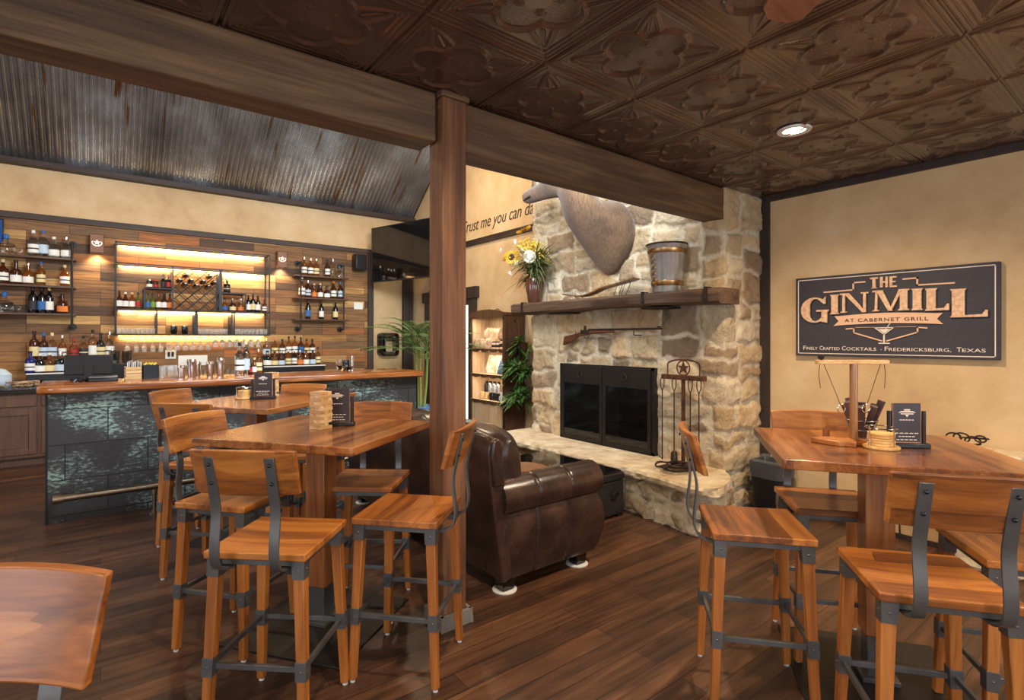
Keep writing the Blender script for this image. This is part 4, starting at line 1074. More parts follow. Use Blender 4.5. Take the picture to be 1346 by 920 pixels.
h_ = MB(); h_.b2((3.275,2.920,.185),(3.375,2.93,.205)); h_.tube([(3.325+.036*math.cos(a),2.915,.185+.032*math.sin(a)) for a in [2*PI*i/18 for i in range(18)]], .005, 6, closed=True); h_.b2((3.285,2.922,.145),(3.365,2.93,.165))
obj('handle', h_, M['iron'], tr, world=True)
for x in (2.87,3.40):
    for y in (2.97,3.88): obj('foot', MB().b2((x-.03,y-.03,0),(x+.03,y+.03,.02)), M['blackplastic'], tr, world=True, smooth=False)
# waste bin with liner
bn = thing('waste_bin', 'black waste bin with clear plastic liner in the corner by the fireplace', 'bin', (4.42,2.18,0))
def rrect(w, d, r, n=5):
    out = []
    for cx, cy, a0 in ((w/2-r,d/2-r,0),(-w/2+r,d/2-r,90),(-w/2+r,-d/2+r,180),(w/2-r,-d/2+r,270)):
        for i in range(n+1): a = R(a0+90*i/n); out.append((cx+r*math.cos(a), cy+r*math.sin(a)))
    return out
def loft(mb, secs):
    n = len(secs[0][0]); vs = []; fs = []
    for poly, z in secs: vs += [(a,b,z) for a, b in poly]
    for i in range(len(secs)-1):
        for k in range(n): l = (k+1) % n; fs.append((i*n+k,i*n+l,(i+1)*n+l,(i+1)*n+k))
    mb.add(vs, fs); return mb
obj('bin_body', loft(MB(), [(rrect(.001,.001,.0004),.001),(rrect(.22,.22,.04),0),(rrect(.30,.28,.05),.45),(rrect(.28,.26,.045),.45),(rrect(.20,.20,.03),.03),(rrect(.001,.001,.0004),.03)]), M['blackplastic'], bn)
rb = random.Random(2); P0 = rrect(.315,.295,.05,16)
def jit(P, a): return [(x*(1+rb.uniform(-a,a)), y*(1+rb.uniform(-a,a))) for x, y in P]
obj('bin_liner', loft(MB(), [(jit(P0,.02),.33),(jit(P0,.03),.37),(jit(P0,.03),.42),(jit([(x*1.03,y*1.03) for x,y in P0],.03),.46),(jit([(x*.9,y*.9) for x,y in P0],.05),.475),(jit([(x*.75,y*.75) for x,y in P0],.05),.44),(jit([(x*.66,y*.66) for x,y in P0],.03),.30)]), M['bag'], bn)
# television
tv = thing('wall_television', 'large black flat television angled across the corner above the end of the bar', 'television', (3.93,7.935,2.43), math.atan2(7.14-8.73, 4.16-3.70))
obj('screen', MB().b2((-.82,-.006,.02),(.82,.0,.915)), M['blackgloss'], tv, smooth=False)
obj('bezel', MB().b2((-.83,0,0),(.83,.05,.93)).b2((-.83,-.008,0),(.83,0,.02)).b2((-.83,-.008,.915),(.83,0,.93)).b2((-.83,-.008,0),(-.82,0,.93)).b2((.82,-.008,0),(.83,0,.93)), M['blackplastic'], tv, bevel=.003)
v1 = Vector((math.cos(tv.rotation_euler.z), math.sin(tv.rotation_euler.z), 0))
mp = MB(); mp.beam((4.02,7.96,2.9),(4.64,8.14,2.9),.06,.12); mp.b2((4.60,8.0,2.75),(4.65,8.3,3.05)); obj('mount', MB().add([tuple(Matrix.Rotation(-tv.rotation_euler.z,3,'Z')@(Vector(v)-tv.location)) for v in mp.v], mp.f), M['black'], tv)
o = obj('hanging_cable', MB().tube([(4.58,8.25,2.45),(4.60,8.33,2.3),(4.62,8.42,2.18),(4.62,8.40,2.12),(4.63,8.38,2.08),(4.63,8.46,2.07)], .008, 5), M['black'], None); origin(o, (4.63,8.4,2.1)); tag(o, 'short black cable looped against the wall below the television', 'cable')
# towel dispenser, speaker, outlet
td = thing('towel_dispenser', 'rounded black paper towel dispenser on the tan wall below the television', 'dispenser', (4.13,YW,1.15))
obj('shell', loft(MB(), [([(a,b) for a, b in rrect(.36,.42,.07)],0),(rrect(.36,.42,.07),.16),(rrect(.30,.36,.06),.20)]), M['blackplastic'], td)
obj('window', loft(MB(), [(rrect(.24,.28,.03),.0),(rrect(.24,.28,.03),.206),(rrect(.2,.24,.02),.212)]), M['blackgloss'], td)
for ch in td.children:
    ch.data.transform(Matrix(((1,0,0,0),(0,0,-1,0),(0,1,0,.21),(0,0,0,1))))
sp = thing('wall_speaker', 'small dark speaker on the plank wall near the dark corner trim', 'speaker', (3.57,YW-.035,2.79))
obj('cabinet', MB().b2((-.105,-.20,-.14),(.105,-.02,.14)), M['blackplastic'], sp, bevel=.02)
obj('bracket', MB().b2((-.03,-.03,-.05),(.03,0,.05)), M['black'], sp)
def outlet(x, z, lab, w=.09, h=.12, n=2):
    t_ = thing('wall_outlet', lab, 'outlet', (x,YW-.035,z))
    obj('plate', MB().b2((-w/2,-.008,-h/2),(w/2,0,h/2)), M['white'], t_, bevel=.002)
    for i in range(n): obj('socket', MB().b2((-.015+(i-(n-1)/2)*.045,-.011,-.035),(.015+(i-(n-1)/2)*.045,-.008,.035)), M['black'] , t_, smooth=False)
outlet(on_y(224,YW), 1.02+.22, 'white double outlet plate on the plank wall below the hanging glasses', .13,.13)
outlet(on_y(470,YW), 2.04, 'blank pale switch plate on the plank wall left of the dark corner trim', .16,.12, 0)
# palm
pl = thing('potted_palm', 'tall feathery palm in a blue glazed pot behind the end of the bar', 'plant', (3.68,6.9,0))
obj('pot', MB().lathe([(0,0),(.12,0),(.16,.08),(.185,.45),(.195,.47),(.19,.50),(.17,.50),(.16,.44),(0,.44)], n=28, cap=False), M['pot'], pl)
obj('soil', MB().lathe([(0,.45),(.165,.45),(.165,.46),(0,.465)], n=20), M['seed'], pl)
rp = random.Random(12); fr_ = MB(); stx = MB()
crowns = []
for k in range(5):
    a = 2*PI*k/5; b0 = Vector((.045*math.cos(a),.045*math.sin(a),.44)); b1 = b0+Vector((.06*math.cos(a+.4),.06*math.sin(a+.4),rp.uniform(.70,1.02)))
    stx.tube([b0, b0.lerp(b1,.5)+Vector((.01,0,0)), b1], [.015,.013,.010], 7); crowns.append(b1)
for i in range(42):
    b1 = crowns[i % 5]; a = 2*PI*i/42*5.4+rp.uniform(-.3,.3); L = rp.uniform(.62,.95); el = rp.uniform(.55,1.25)
    dirh = Vector((math.cos(a),math.sin(a),0)); rach = []
    for q in range(9):
        t = q/8; rach.append(b1+dirh*L*(math.cos(el)*t+.22*t*t)+Vector((0,0,L*(math.sin(el)*t-.42*t*t))))
    stx.tube(rach, [.006-.0005*q for q in range(9)], 4)
    for s_ in range(24):
        t = .22+.78*s_/24; f = t*8; i0 = min(7,int(f)); p = rach[i0].lerp(rach[i0+1], f-i0); tg = (rach[i0+1]-rach[i0]).normalized()
        sd_ = tg.cross(Vector((0,0,1))).normalized(); ll = .24*math.sin(PI*min(1,.25+.75*(1-t)+.12))**.6
        for q in (-1,1): leafy(fr_, p, sd_*q*1.0+tg*.75+Vector((0,0,.12)), max(.08,ll), .015, .22, n=3)
obj('fronds', fr_, M['leafp'], pl, smooth=False, fix=False); obj('stems', stx, M['stem'], pl)
# ------------------------------------------------------------------ back bar counter
bc = thing('back_bar_cabinets', 'brown framed-door base cabinets along the plank wall behind the bar', 'cabinet', (-.4,8.6,0))
obj('carcass', MB().b2((-2.6,8.22,.10),(3.55,9.06,.84)).b2((-2.6,8.28,0),(3.55,9.06,.10)), M['cabw'], bc, world=True, bevel=.003)
for i in range(9):
    x0 = -2.58+i*.68; x1 = x0+.64
    d = MB(); d.b2((x0,8.20,.14),(x0+.07,8.22,.66)); d.b2((x1-.07,8.20,.14),(x1,8.22,.66)); d.b2((x0+.0705,8.201,.14),(x1-.0705,8.22,.21)); d.b2((x0+.0705,8.201,.59),(x1-.0705,8.22,.66)); d.b2((x0+.071,8.212,.211),(x1-.071,8.2195,.589))
    obj('door', d, M['cabw'], bc, world=True, bevel=.004)
    obj('drawer_front', MB().b2((x0,8.20,.69),(x1,8.22,.82)), M['cabw'], bc, world=True, bevel=.004)
o = obj('back_bar_countertop', MB().b2((-2.6,8.17,.84),(3.55,9.06,.89)), plain('black_stone_top', (28,26,27), .12, coat=.5, noise=.2), None, bevel=.004); origin(o, (.5,8.6,.84)); tag(o, 'glossy black stone countertop along the wall behind the bar', 'countertop')
def riser(x0, x1, name, lab):
    t_ = thing('bottle_riser', lab, 'riser', ((x0+x1)/2,8.75,.89))
    obj('lower_step', MB().b2((x0,8.52,.89),(x1,8.99,1.045)), M['blackplastic'], t_, world=True, smooth=False)
    obj('upper_step', MB().b2((x0,8.75,1.045),(x1,8.99,1.20)), M['blackplastic'], t_, world=True, smooth=False)
    obj('edge_strip', MB().b2((x0-.005,8.51,1.037),(x1+.005,8.53,1.052)), M['white'], t_, world=True, smooth=False)
XA0, XA1 = on_y(36,8.6), on_y(150,8.6); XB0, XB1 = on_y(346,8.6), on_y(425,8.6)
riser(XA0, XA1, 'a', 'black stepped bottle riser on the back counter behind the computer monitor'); riser(XB0, XB1, 'b', 'black stepped bottle riser at the right of the back counter with a white edge')
# ------------------------------------------------------------------ bar
bar = thing('bar_counter', 'bar counter clad in dark weathered panels with a glossy live-edge wood top', 'bar', (1.25,5.8,0))
o = obj('front_panel', MB().b2((-.33,5.57,0),(2.90,5.61,1.03)), M['barpanel'], bar, smooth=False)
o.data.transform(Matrix.Translation(-bar.location)); 
mbp = M['barpanel']
obj('body', MB().b2((-.33,5.612,0),(2.90,6.02,1.03)), M['black'], bar, world=True, smooth=False)
obj('corner_trim', MB().b2((-.345,5.56,0),(-.33,5.63,1.03)).b2((2.90,5.56,0),(2.915,6.02,1.03)), M['black'], bar, world=True, smooth=False)
tp = MB(); n = 60; vs = []; fs = []
for i in range(n+1):
    x = -.39+3.30*i/n; w = .022*mn.noise(Vector((x*1.3,2,0)))+.010*mn.noise(Vector((x*4,7,0)))
    cu = .05*max(0,(.15-(x+.39))/.15)**2
    y = 5.425+w+cu
    for yy, zz in ((y+.03,1.028),(y+.006,1.045),(y,1.07),(y+.008,1.092),(y+.03,1.098),(6.14,1.098),(6.14,1.028)): vs.append((x,yy,zz))
for i in range(n):
    for k in range(7): l = (k+1) % 7; fs.append((i*7+k,i*7+l,(i+1)*7+l,(i+1)*7+k))
fs += [tuple(range(7))[::-1], tuple(n*7+k for k in range(7))]
tp.add(vs, fs); obj('top', tp, M['barw'], bar, world=True)
frl = thing('brass_foot_rail', 'aged brass foot rail on posts along the foot of the bar', 'foot rail', (1.25,5.40,0))
obj('rail', MB().cyl((-.27,5.40,.225),(2.8,5.40,.225),.028,n=14), M['railm'], frl, world=True)
obj('end_cap', MB().cyl((-.29,5.40,.225),(-.23,5.40,.225),.035,n=14), M['railm'], frl, world=True)
obj('wall_bracket', MB().b2((-.275,5.40,.21),(-.24,5.57,.24)), M['railm'], frl, world=True)
for x in (.36,1.3,2.2,2.76):
    p_ = MB(); p_.cyl((x,5.40,.02),(x,5.40,.21),.014,n=10); p_.cyl((x,5.40,0),(x,5.40,.012),.045,n=16); p_.cyl((x,5.40,.012),(x,5.40,.03),.026,n=12); p_.cyl((x,5.40,.16),(x,5.40,.20),.022,n=12); p_.cyl((x-.05,5.40,.225),(x+.05,5.40,.225),.031,n=14)
    obj('post', p_, M['railm'], frl, world=True)
# ------------------------------------------------------------------ bottles
def B(kind, H, rad):
    P = {'liquor': [(0,0),(.95,0),(1,.02),(1,.56),(.9,.63),(.42,.70),(.32,.76),(.32,.90)],
         'tall':   [(0,0),(.95,0),(1,.02),(1,.60),(.8,.68),(.38,.74),(.32,.90)],
         'wine':   [(0,0),(.95,0),(1,.02),(1,.60),(.85,.68),(.42,.75),(.36,.90)],
         'beer':   [(0,0),(.95,0),(1,.02),(1,.50),(.85,.60),(.42,.74),(.36,.90)],
         'squat':  [(0,0),(.9,0),(1,.03),(1,.45),(.88,.58),(.40,.66),(.34,.90)],
         'jar':    [(0,0),(.95,0),(1,.03),(1,.85),(.9,.88)]}[kind]
    return [(r*rad, z*H) for r, z in P]
bcount = {}
LIQ = {'c':'glass','a':'amber','d':'amberd','g':'green','w':'wine','b':'blueg','r':'redg','k':'blackgloss'}
LNAME = {'c':'clear','a':'amber','d':'dark amber','g':'green','w':'dark','b':'cobalt blue','r':'red','k':'black'}
LABN = {'lw':'white','lb':'blue','lk':'black','lc':'cream','lr':'red','lg':'green','lo':'orange','lt':'pale blue', None:'no'}
CAPM = {'b':('lb','blue'),'k':('black','black'),'w':('white','white'),'o':('lo','orange'),'t':('palew','cork'),'s':('chrome','silver'),'y':('lc','cream'),'r':('lr','red')}
protos = {}
def bottle(x, y, z, kind, liq, lab, cap, H, rad, where, group):
    key = (kind, liq, lab, cap, H, rad)
    text = f"{LNAME[liq]} bottle, {LABN[lab]} label, {CAPM[cap][1]} cap, {where}"
    if key in protos:
        t_ = copy_tree(protos[key]); t_.location = (x,y,z)
        t_['label'] = text; t_['group'] = group; return t_
    t_ = thing('beer_bottle' if kind == 'beer' else ('wine_bottle' if kind == 'wine' else 'liquor_bottle'), text, 'bottle', (x,y,z), 0, group)
    pr = B(kind, H, rad); obj('glass_body', MB().lathe(pr+[(0,pr[-1][1])], n=16, cap=False), M[LIQ[liq]], t_)
    obj('cap', MB().lathe([(pr[-1][0]*1.12,H*.885),(pr[-1][0]*1.12,H),(0,H)], n=10), M[CAPM[cap][0]], t_)
    if lab:
        lo, hi = (.14,.46) if kind != 'squat' else (.1,.38)
        obj('paper_label', MB().lathe([(rad*1.015,H*lo),(rad*1.015,H*hi)], n=20, cap=False), M[lab], t_)
        if kind == 'liquor': obj('label_print', MB().lathe([(rad*1.03,H*(lo+.13)),(rad*1.03,H*(lo+.18))], n=20, cap=False), M['lk' if lab != 'lk' else 'lc'], t_)
    protos[key] = t_; return t_
def row(lst, y, z, where, group, k0=0):
    n = len(lst)
    for i, (px, kind, liq, lab, cap, H, rad) in enumerate(lst):
        bottle(on_y(px, y), y, z, kind, liq, lab, cap, H, rad, f"{ordi(i+k0)} from left, {where}", group)
def decanter(px, y, z, where):
    t_ = thing('crystal_decanter', f'wide crystal decanter with blue stopper {where}', 'decanter', (on_y(px,y),y,z))
    obj('body', MB().lathe([(0,0),(.06,0),(.09,.03),(.095,.09),(.08,.13),(.03,.15),(.025,.19)], n=10, cap=True), M['glass'], t_)
    obj('stopper', MB().lathe([(.02,.19),(.03,.21),(.025,.25),(0,.26)], n=8), M['lb'], t_)
    obj('handles', MB().tube([(.08,0,.12),(.14,0,.12),(.14,0,.05),(.09,0,.04)], .008, 6).tube([(-.08,0,.12),(-.14,0,.12),(-.14,0,.05),(-.09,0,.04)], .008, 6), M['glass'], t_)
YS = 8.96
# open pipe shelves, left and right of the lit rack
def pipe_shelf(x0, x1, xs, name, lab, zs=(2.495,2.135,1.785)):
    t_ = thing('pipe_shelf_unit', lab, 'shelf', ((x0+x1)/2,YS,1.6))
    for z in zs: obj('shelf_board', MB().b2((x0,YS-.11,z-.025),(x1,YW-.04,z)), wood('shelf_wood', (50,32,22), (82,54,36), (106,74,50), axis=0), t_, world=True, bevel=.002)
    for x in xs:
        p_ = MB(); p_.cyl((x,YS-.10,1.62),(x,YS-.10,2.70),.014,n=8); p_.cyl((x,YS-.10,2.70),(x,YW-.035,2.70),.014,n=8); p_.cyl((x,YS-.10,1.62),(x,YW-.035,1.62),.014,n=8)
        p_.cyl((x,YW-.045,2.70),(x,YW-.035,2.70),.045,n=14); p_.cyl((x,YW-.045,1.62),(x,YW-.035,1.62),.045,n=14)
        obj('pipe_bracket', p_, M['black'], t_, world=True)
pipe_shelf(-1.9, on_y(100,YS), (on_y(95,YS), -1.1), 'a', 'three dark board shelves on black pipe brackets, left of the lit bar rack')
pipe_shelf(on_y(386,YS), on_y(456,YS), (on_y(393,YS), on_y(449,YS)), 'b', 'three dark board shelves on black pipe brackets, right of the lit bar rack')
G1 = 'bottles on the left wall shelves'
decanter(8, YS, 2.495, 'on the left top shelf'); decanter(6, YS, 1.785, 'on the left bottom shelf')
row([(44,'liquor','c','lw','w',.33,.055),(57,'tall','c','lt','b',.34,.05),(71,'squat','c','lw','w',.27,.055),(87,'squat','c','lw','s',.28,.055)], YS, 2.495, 'left wall unit top shelf', G1)
row([(4,'liquor','d','lw','y',.30,.052),(21,'squat','d','lw','k',.30,.055),(37,'squat','a','lw','s',.27,.052),(54,'liquor','a','lc','b',.30,.045),(85,'liquor','a','lw','y',.28,.048)], YS, 2.135, 'left wall unit middle shelf', G1)
row([(43,'wine','w','lk','k',.33,.045),(55,'wine','w','lb','k',.33,.045),(65,'wine','w','lw','t',.33,.042),(82,'squat','d','lo','k',.26,.055)], YS, 1.785, 'left wall unit bottom shelf', G1)
G2 = 'bottles on the right wall shelves'
row([(400,'liquor','a','lw','s',.30,.045),(408.5,'liquor','a','lw','s',.29,.045),(416,'liquor','a','lc','s',.29,.045),(430.5,'liquor','d','lw','k',.30,.042),(437.5,'tall','c',None,'s',.31,.042),(446,'squat','c',None,'b',.20,.06)], YS, 2.495, 'right wall unit top shelf', G2)
row([(397,'liquor','a','lw','w',.34,.05),(405,'liquor','d','lt','s',.28,.045),(413,'squat','a','lo','t',.24,.045),(421,'squat','d','lw','t',.25,.045),(430,'squat','d','lw','k',.22,.05),(438.5,'liquor','d','lw','o',.30,.048),(447.5,'liquor','d','lt','b',.30,.045)], YS, 2.135, 'right wall unit middle shelf', G2)
row([(405,'wine','w','lb','k',.32,.042),(422.5,'wine','w','lw','k',.30,.04),(441,'wine','w','lc','k',.30,.042)], YS, 1.785, 'right wall unit bottom shelf', G2)
# ------------------------------------------------------------------ lit steel rack
YR0, YR1 = 8.80, YW-.04
rx0, rx1 = on_y(152,8.9), on_y(352,8.9)
rk = thing('lit_bar_rack', 'large black steel wall rack with glowing warm light strips behind the bar', 'rack', ((rx0+rx1)/2,8.93,1.52))
f = MB(); t = .018
for y in (YR0, YR1):
    for x in (rx0, rx1): f.b2((x-t/2,y-t/2,1.52),(x+t/2,y+t/2,2.76))
    for z in (1.52,1.86,2.475,2.75): f.b2((rx0,y-t/2,z-t/2),(rx1,y+t/2,z+t/2))
for x in (rx0,rx1):
    for z in (1.52,1.86,2.475,2.75): f.b2((x-t/2,YR0,z-t/2),(x+t/2,YR1,z+t/2))
def vx(px): return on_y(px,YR0)
for px, z0, z1 in ((190,1.86,2.16),(227,1.86,2.475),(289,1.86,2.475),(291,1.86,2.475),(323,1.86,2.14),(206,1.52,1.86),(257,1.52,1.86),(259,1.52,1.86),(305,1.52,1.86),(308,1.52,1.86)):
    for y in (YR0,YR1): f.b2((vx(px)-t/2,y-t/2,z0),(vx(px)+t/2,y+t/2,z1))
f.b2((vx(190),YR0-t/2,2.15),(vx(227),YR1,2.165)); f.b2((vx(291),YR0-t/2,2.13),(vx(323),YR1,2.145))
f.b2((rx0,YR0,1.853),(rx1,YR1,1.866)); f.b2((rx0,YR0,1.513),(rx1,YR1,1.523))
obj('frame', f, M['black'], rk, world=True, smooth=False)
lt = MB(); lx0, lx1, lz0, lz1 = vx(230), vx(287), 1.875, 2.465; sp_ = (lx1-lx0)/5
def clipline(m_, c):
    P_ = []
    for x in (lx0,lx1):
        z = m_*(x-lx0)+c
        if lz0-1e-6 <= z <= lz1+1e-6: P_.append((x,z))
    for z in (lz0,lz1):
        x = (z-c)/m_+lx0
        if lx0 < x < lx1: P_.append((x,z))
    return P_[:2] if len(P_) >= 2 else None
for k in range(-6,14):
    for m_ in (1,-1):
        c = lz0+k*.155 if m_ == 1 else lz0+k*.155
        q = clipline(m_, c)
        if q:
            for y in (YR0+.01, YR1-.03): lt.cyl((q[0][0],y,q[0][1]),(q[1][0],y,q[1][1]),.0045,n=5)
obj('bottle_lattice', lt, M['black'], rk, world=True)
for z in (2.738,2.462,1.846,1.506):
    obj('light_strip', MB().b2((rx0+.03,YR1-.035,z-.008),(rx1-.03,YR1-.02,z)), M['led'], rk, world=True, smooth=False)
G3 = 'bottles in the lit rack'
row([(157,'beer','d','lw','k',.235,.034),(165,'beer','d','lw','w',.225,.034),(173.5,'beer','a','lw','t',.225,.034),(181.5,'beer','g','lr','k',.225,.034)], 8.90, 1.87, 'left end of lit rack', G3)
row([(194.5,'beer','g','lb','k',.22,.032),(200.8,'beer','g','lg','k',.22,.032),(208.5,'beer','a','lw','r',.23,.033),(216,'beer','d','lw','k',.225,.034),(223.3,'beer','r','lo','k',.225,.032)], 8.90, 1.87, 'inside the lit rack box shelf', G3)
row([(196.5,'jar','k','lw','s',.115,.034),(204.5,'jar','d','lr','r',.11,.034),(214.5,'tall','w','lk','k',.20,.028),(221.5,'tall','w','lr','r',.20,.032)], 8.90, 2.167, 'atop the lit rack box shelf', G3)
row([(298.5,'liquor','w','lk','s',.21,.045)], 8.90, 2.147, 'alone beside wine lattice top', G3)
row([(295.5,'squat','a','lb','k',.20,.042),(306,'squat','d','lc','s',.20,.046),(316.5,'squat','a','lo','w',.20,.045),(326.5,'wine','w','lw','k',.26,.035),(332.5,'wine','w','lc','k',.28,.035),(339,'wine','w','lw','k',.26,.036),(347.5,'liquor','d','lw','k',.20,.032)], 8.90, 1.87, 'right of the wine lattice', G3)
wc = [(244.5,361),(276,363),(236.5,368),(251.5,368.5),(267.5,369.5),(282,371),(243.5,373.5),(258.5,375.5),(274,376.5)]
wproto = None
for i, (px, py) in enumerate(wc):
    y = YR0; x = on_y(px, y); u = (px-CX)/FPX; D = y/(st-u*ct); z = CAMH+(HY-py)/FPX*D
    lab = f'dark wine bottle lying in the lattice, {ordi(i)} by rows from upper left'
    if wproto is None:
        wproto = thing('wine_bottle', lab, 'bottle', (x,y,z), 0, 'wine bottles in the lattice')
        obj('glass_body', MB().lathe([(0,.20),(.036,.20),(.036,.02),(.014,-.03),(.013,-.05)], n=14, axis=1, cap=False), M['wine'], wproto)
        obj('foil_cap', MB().lathe([(.015,-.02),(.015,-.055),(0,-.056)], n=12, axis=1), M['wine'], wproto)
    else:
        t_ = copy_tree(wproto); t_.location = (x,y,z); t_['label'] = lab
for i, px in enumerate((228.5,243)):
    t_ = thing('dark_tumbler', ['left of the two dark tumblers on the lowest lit rack shelf','right of the two dark tumblers on the lowest lit rack shelf'][i], 'tumbler', (on_y(px,8.9),8.9,1.523), 0, 'dark tumblers in the rack')
    obj('cup', MB().lathe([(0,0),(.03,0),(.042,.04),(.04,.12),(.036,.12),(.037,.04),(0,.01)], n=14, cap=False), M['wine'], t_); obj('rim', MB().lathe([(.041,.118),(.041,.126),(.036,.126)], n=14, cap=False), M['chrome'], t_)
gp = None
for i in range(30):
    px = 156+i*6.4 if i < 8 else (263+ (i-8)*5.6 if i < 15 else 311+(i-15)*5.4)
    if px > 349: break
    if gp is None:
        gp = obj('rack_glass', MB().lathe([(0,0),(.026,0),(.032,.085),(.029,.085),(.024,.006),(0,.006)], n=12, cap=False), M['glassw']); o = gp
    else: o = gp.copy(); COL.objects.link(o)
    o.location = (on_y(px,8.92),8.92,1.525); tag(o, 'short clear glass in the row on the lowest shelf of the lit rack', 'glass', 'short glasses on the lit rack shelf')
def stem_glass(kind, px):
    x = on_y(px, 8.86)
    if kind == 'flute': pr = [(.033,0),(.033,-.003),(.004,-.008),(.0035,-.10),(.018,-.115),(.032,-.16),(.028,-.225),(.026,-.225),(.030,-.16),(.0,-.118)]
    elif kind == 'balloon': pr = [(.034,0),(.034,-.003),(.004,-.008),(.0035,-.09),(.022,-.105),(.042,-.145),(.034,-.205),(.032,-.205),(.040,-.145),(.0,-.108)]
    else: pr = [(.034,0),(.034,-.003),(.006,-.008),(.006,-.05),(.028,-.065),(.042,-.10),(.040,-.165),(.038,-.165),(.040,-.10),(.0,-.068)]
    return MB().lathe(pr, n=16, cap=False), x
pro = {}
for i, (px, kind) in enumerate([(167.5,'flute'),(179,'flute'),(189.5,'flute'),(201,'flute'),(211.5,'flute'),(222.5,'balloon'),(233,'balloon'),(243.5,'balloon'),(253.5,'balloon'),(263.5,'balloon'),(273.5,'balloon'),(283,'goblet'),(292.5,'goblet'),(302,'goblet'),(311,'goblet'),(321,'goblet'),(330,'goblet'),(339,'goblet')]):
    nm = {'flute':'narrow wine glass','balloon':'round wine glass','goblet':'short goblet'}[kind]
    mb_, x = stem_glass(kind, px)
    if kind not in pro: pro[kind] = o = obj('hanging_glass', mb_, M['glassw'])
    else: o = pro[kind].copy(); COL.objects.link(o)
    o.location = (x,8.86,1.502); tag(o, f'{nm} hanging upside down under the lit rack, {ordi(i)} from the left', 'glass', 'stemware hanging under the rack')
rl = MB()
for i in range(19):
    x = on_y(162+i*10.2, 8.86)
    rl.b2((x-.004,YR0,1.497),(x+.004,YR1,1.503)); rl.b2((x-.012,YR0,1.491),(x+.012,YR1,1.495))
obj('stemware_rails', rl, M['black'], rk, world=True, smooth=False)
# sconces with a star-and-banner cutout
for px, lab in ((127.5,'square brown metal sconce with a glowing star cutout, left of the lit rack'),(370.5,'square brown metal sconce with a glowing star cutout, right of the lit rack')):
    x = on_y(px, 8.98); t_ = thing('wall_sconce', lab, 'wall lamp', (x,YW-.035,2.73))
    w, h, d = .075, .12, .12
    obj('shade', MB().b2((-w,-d,-h),(w,-d+.004,h)).b2((-w,-d,-h),(-w+.004,0,h)).b2((w-.004,-d,-h),(w,0,h)).b2((-w,-d,h-.004),(w,0,h)), M['brownlamp'], t_, smooth=False)
    q = [(( .038 if i % 2 == 0 else .015)*math.cos(PI/2+i*PI/5), .01+(.038 if i % 2 == 0 else .015)*math.sin(PI/2+i*PI/5)) for i in range(10)]
    em = MB().prism(q, -d-.002, -d-.0005, axis=1); em.tube([(.05*math.cos(a),-d-.002,.005+.042*math.sin(a)) for a in [PI*1.02+PI*.96*i/12 for i in range(13)]], .005, 5); em.tube([(.052*math.cos(a),-d-.002,.005+.034*math.sin(a)) for a in [-.2,.2,.6]], .004, 5); em.tube([(.052*math.cos(a),-d-.002,.005+.034*math.sin(a)) for a in [PI+.2,PI-.2,PI-.6]], .004, 5)
    obj('star_cutout', em, plain('cutout_glow', (255,236,214), .5, emit=(255,225,195), es=1.6), t_, smooth=False)
    obj('bulb', MB().lathe([(0,-.03),(.03,-.03),(.03,.03),(0,.03)], c=(0,-.06,0), n=12), M['lamp'], t_)
# bottles on the risers
G4 = 'bottles on the back counter risers'
row([(40,'liquor','b','lw','k',.27,.052),(53,'squat','c','lw','w',.24,.058),(65,'squat','a','lc','w',.25,.058),(80,'squat','c','lt','s',.26,.062),(148,'tall','c','lw','s',.30,.045)], 8.62, 1.045, 'front riser step behind monitor', G4)
row([(45,'tall','d','lc','k',.36,.05),(57.5,'liquor','d','lt','b',.34,.05),(68.5,'liquor','c','lt','y',.34,.048),(82,'liquor','a','lw','s',.31,.04),(97,'liquor','r','lr','r',.27,.045),(110,'liquor','c','lk','k',.30,.045),(122,'tall','c','lw','k',.38,.048),(132.5,'liquor','w','lc','k',.34,.05),(144.5,'liquor','c','lw','s',.36,.048)], 8.86, 1.20, 'back riser step behind monitor', G4)
row([(351.5,'squat','c','lw','k',.24,.058),(361,'squat','a','lc','k',.23,.05),(370,'squat','d','lt','s',.23,.05),(379,'liquor','a','lc','s',.25,.046),(387,'liquor','c','lw','s',.25,.04),(394.5,'squat','a','lo','s',.24,.044),(402.5,'squat','a','lw','k',.24,.046),(411,'squat','d','lt','k',.24,.046),(418,'liquor','a','lc','k',.29,.040)], 8.62, 1.045, 'front step of right riser', G4)
row([(350.5,'squat','c','lt','s',.27,.052),(361.5,'liquor','a','lc','o',.27,.05),(371,'liquor','d','lw','k',.26,.045),(379.5,'liquor','a','lw','k',.30,.044),(387.5,'liquor','a','lw','k',.31,.044),(395.5,'liquor','d','lb','k',.29,.044),(403,'liquor','a','lc','k',.26,.042),(410.5,'liquor','d','lw','k',.26,.044)], 8.86, 1.20, 'back step of right riser', G4)
row([(315,'liquor','c','lw','k',.33,.045),(323.5,'tall','c','lt','y',.35,.036),(328.5,'beer','d','lr','k',.16,.024),(334.5,'beer','a','lw','y',.17,.028),(340,'liquor','a','lc','s',.26,.034)], 6.0, 1.098, 'standing on the bar top', 'bottles standing on the bar top')
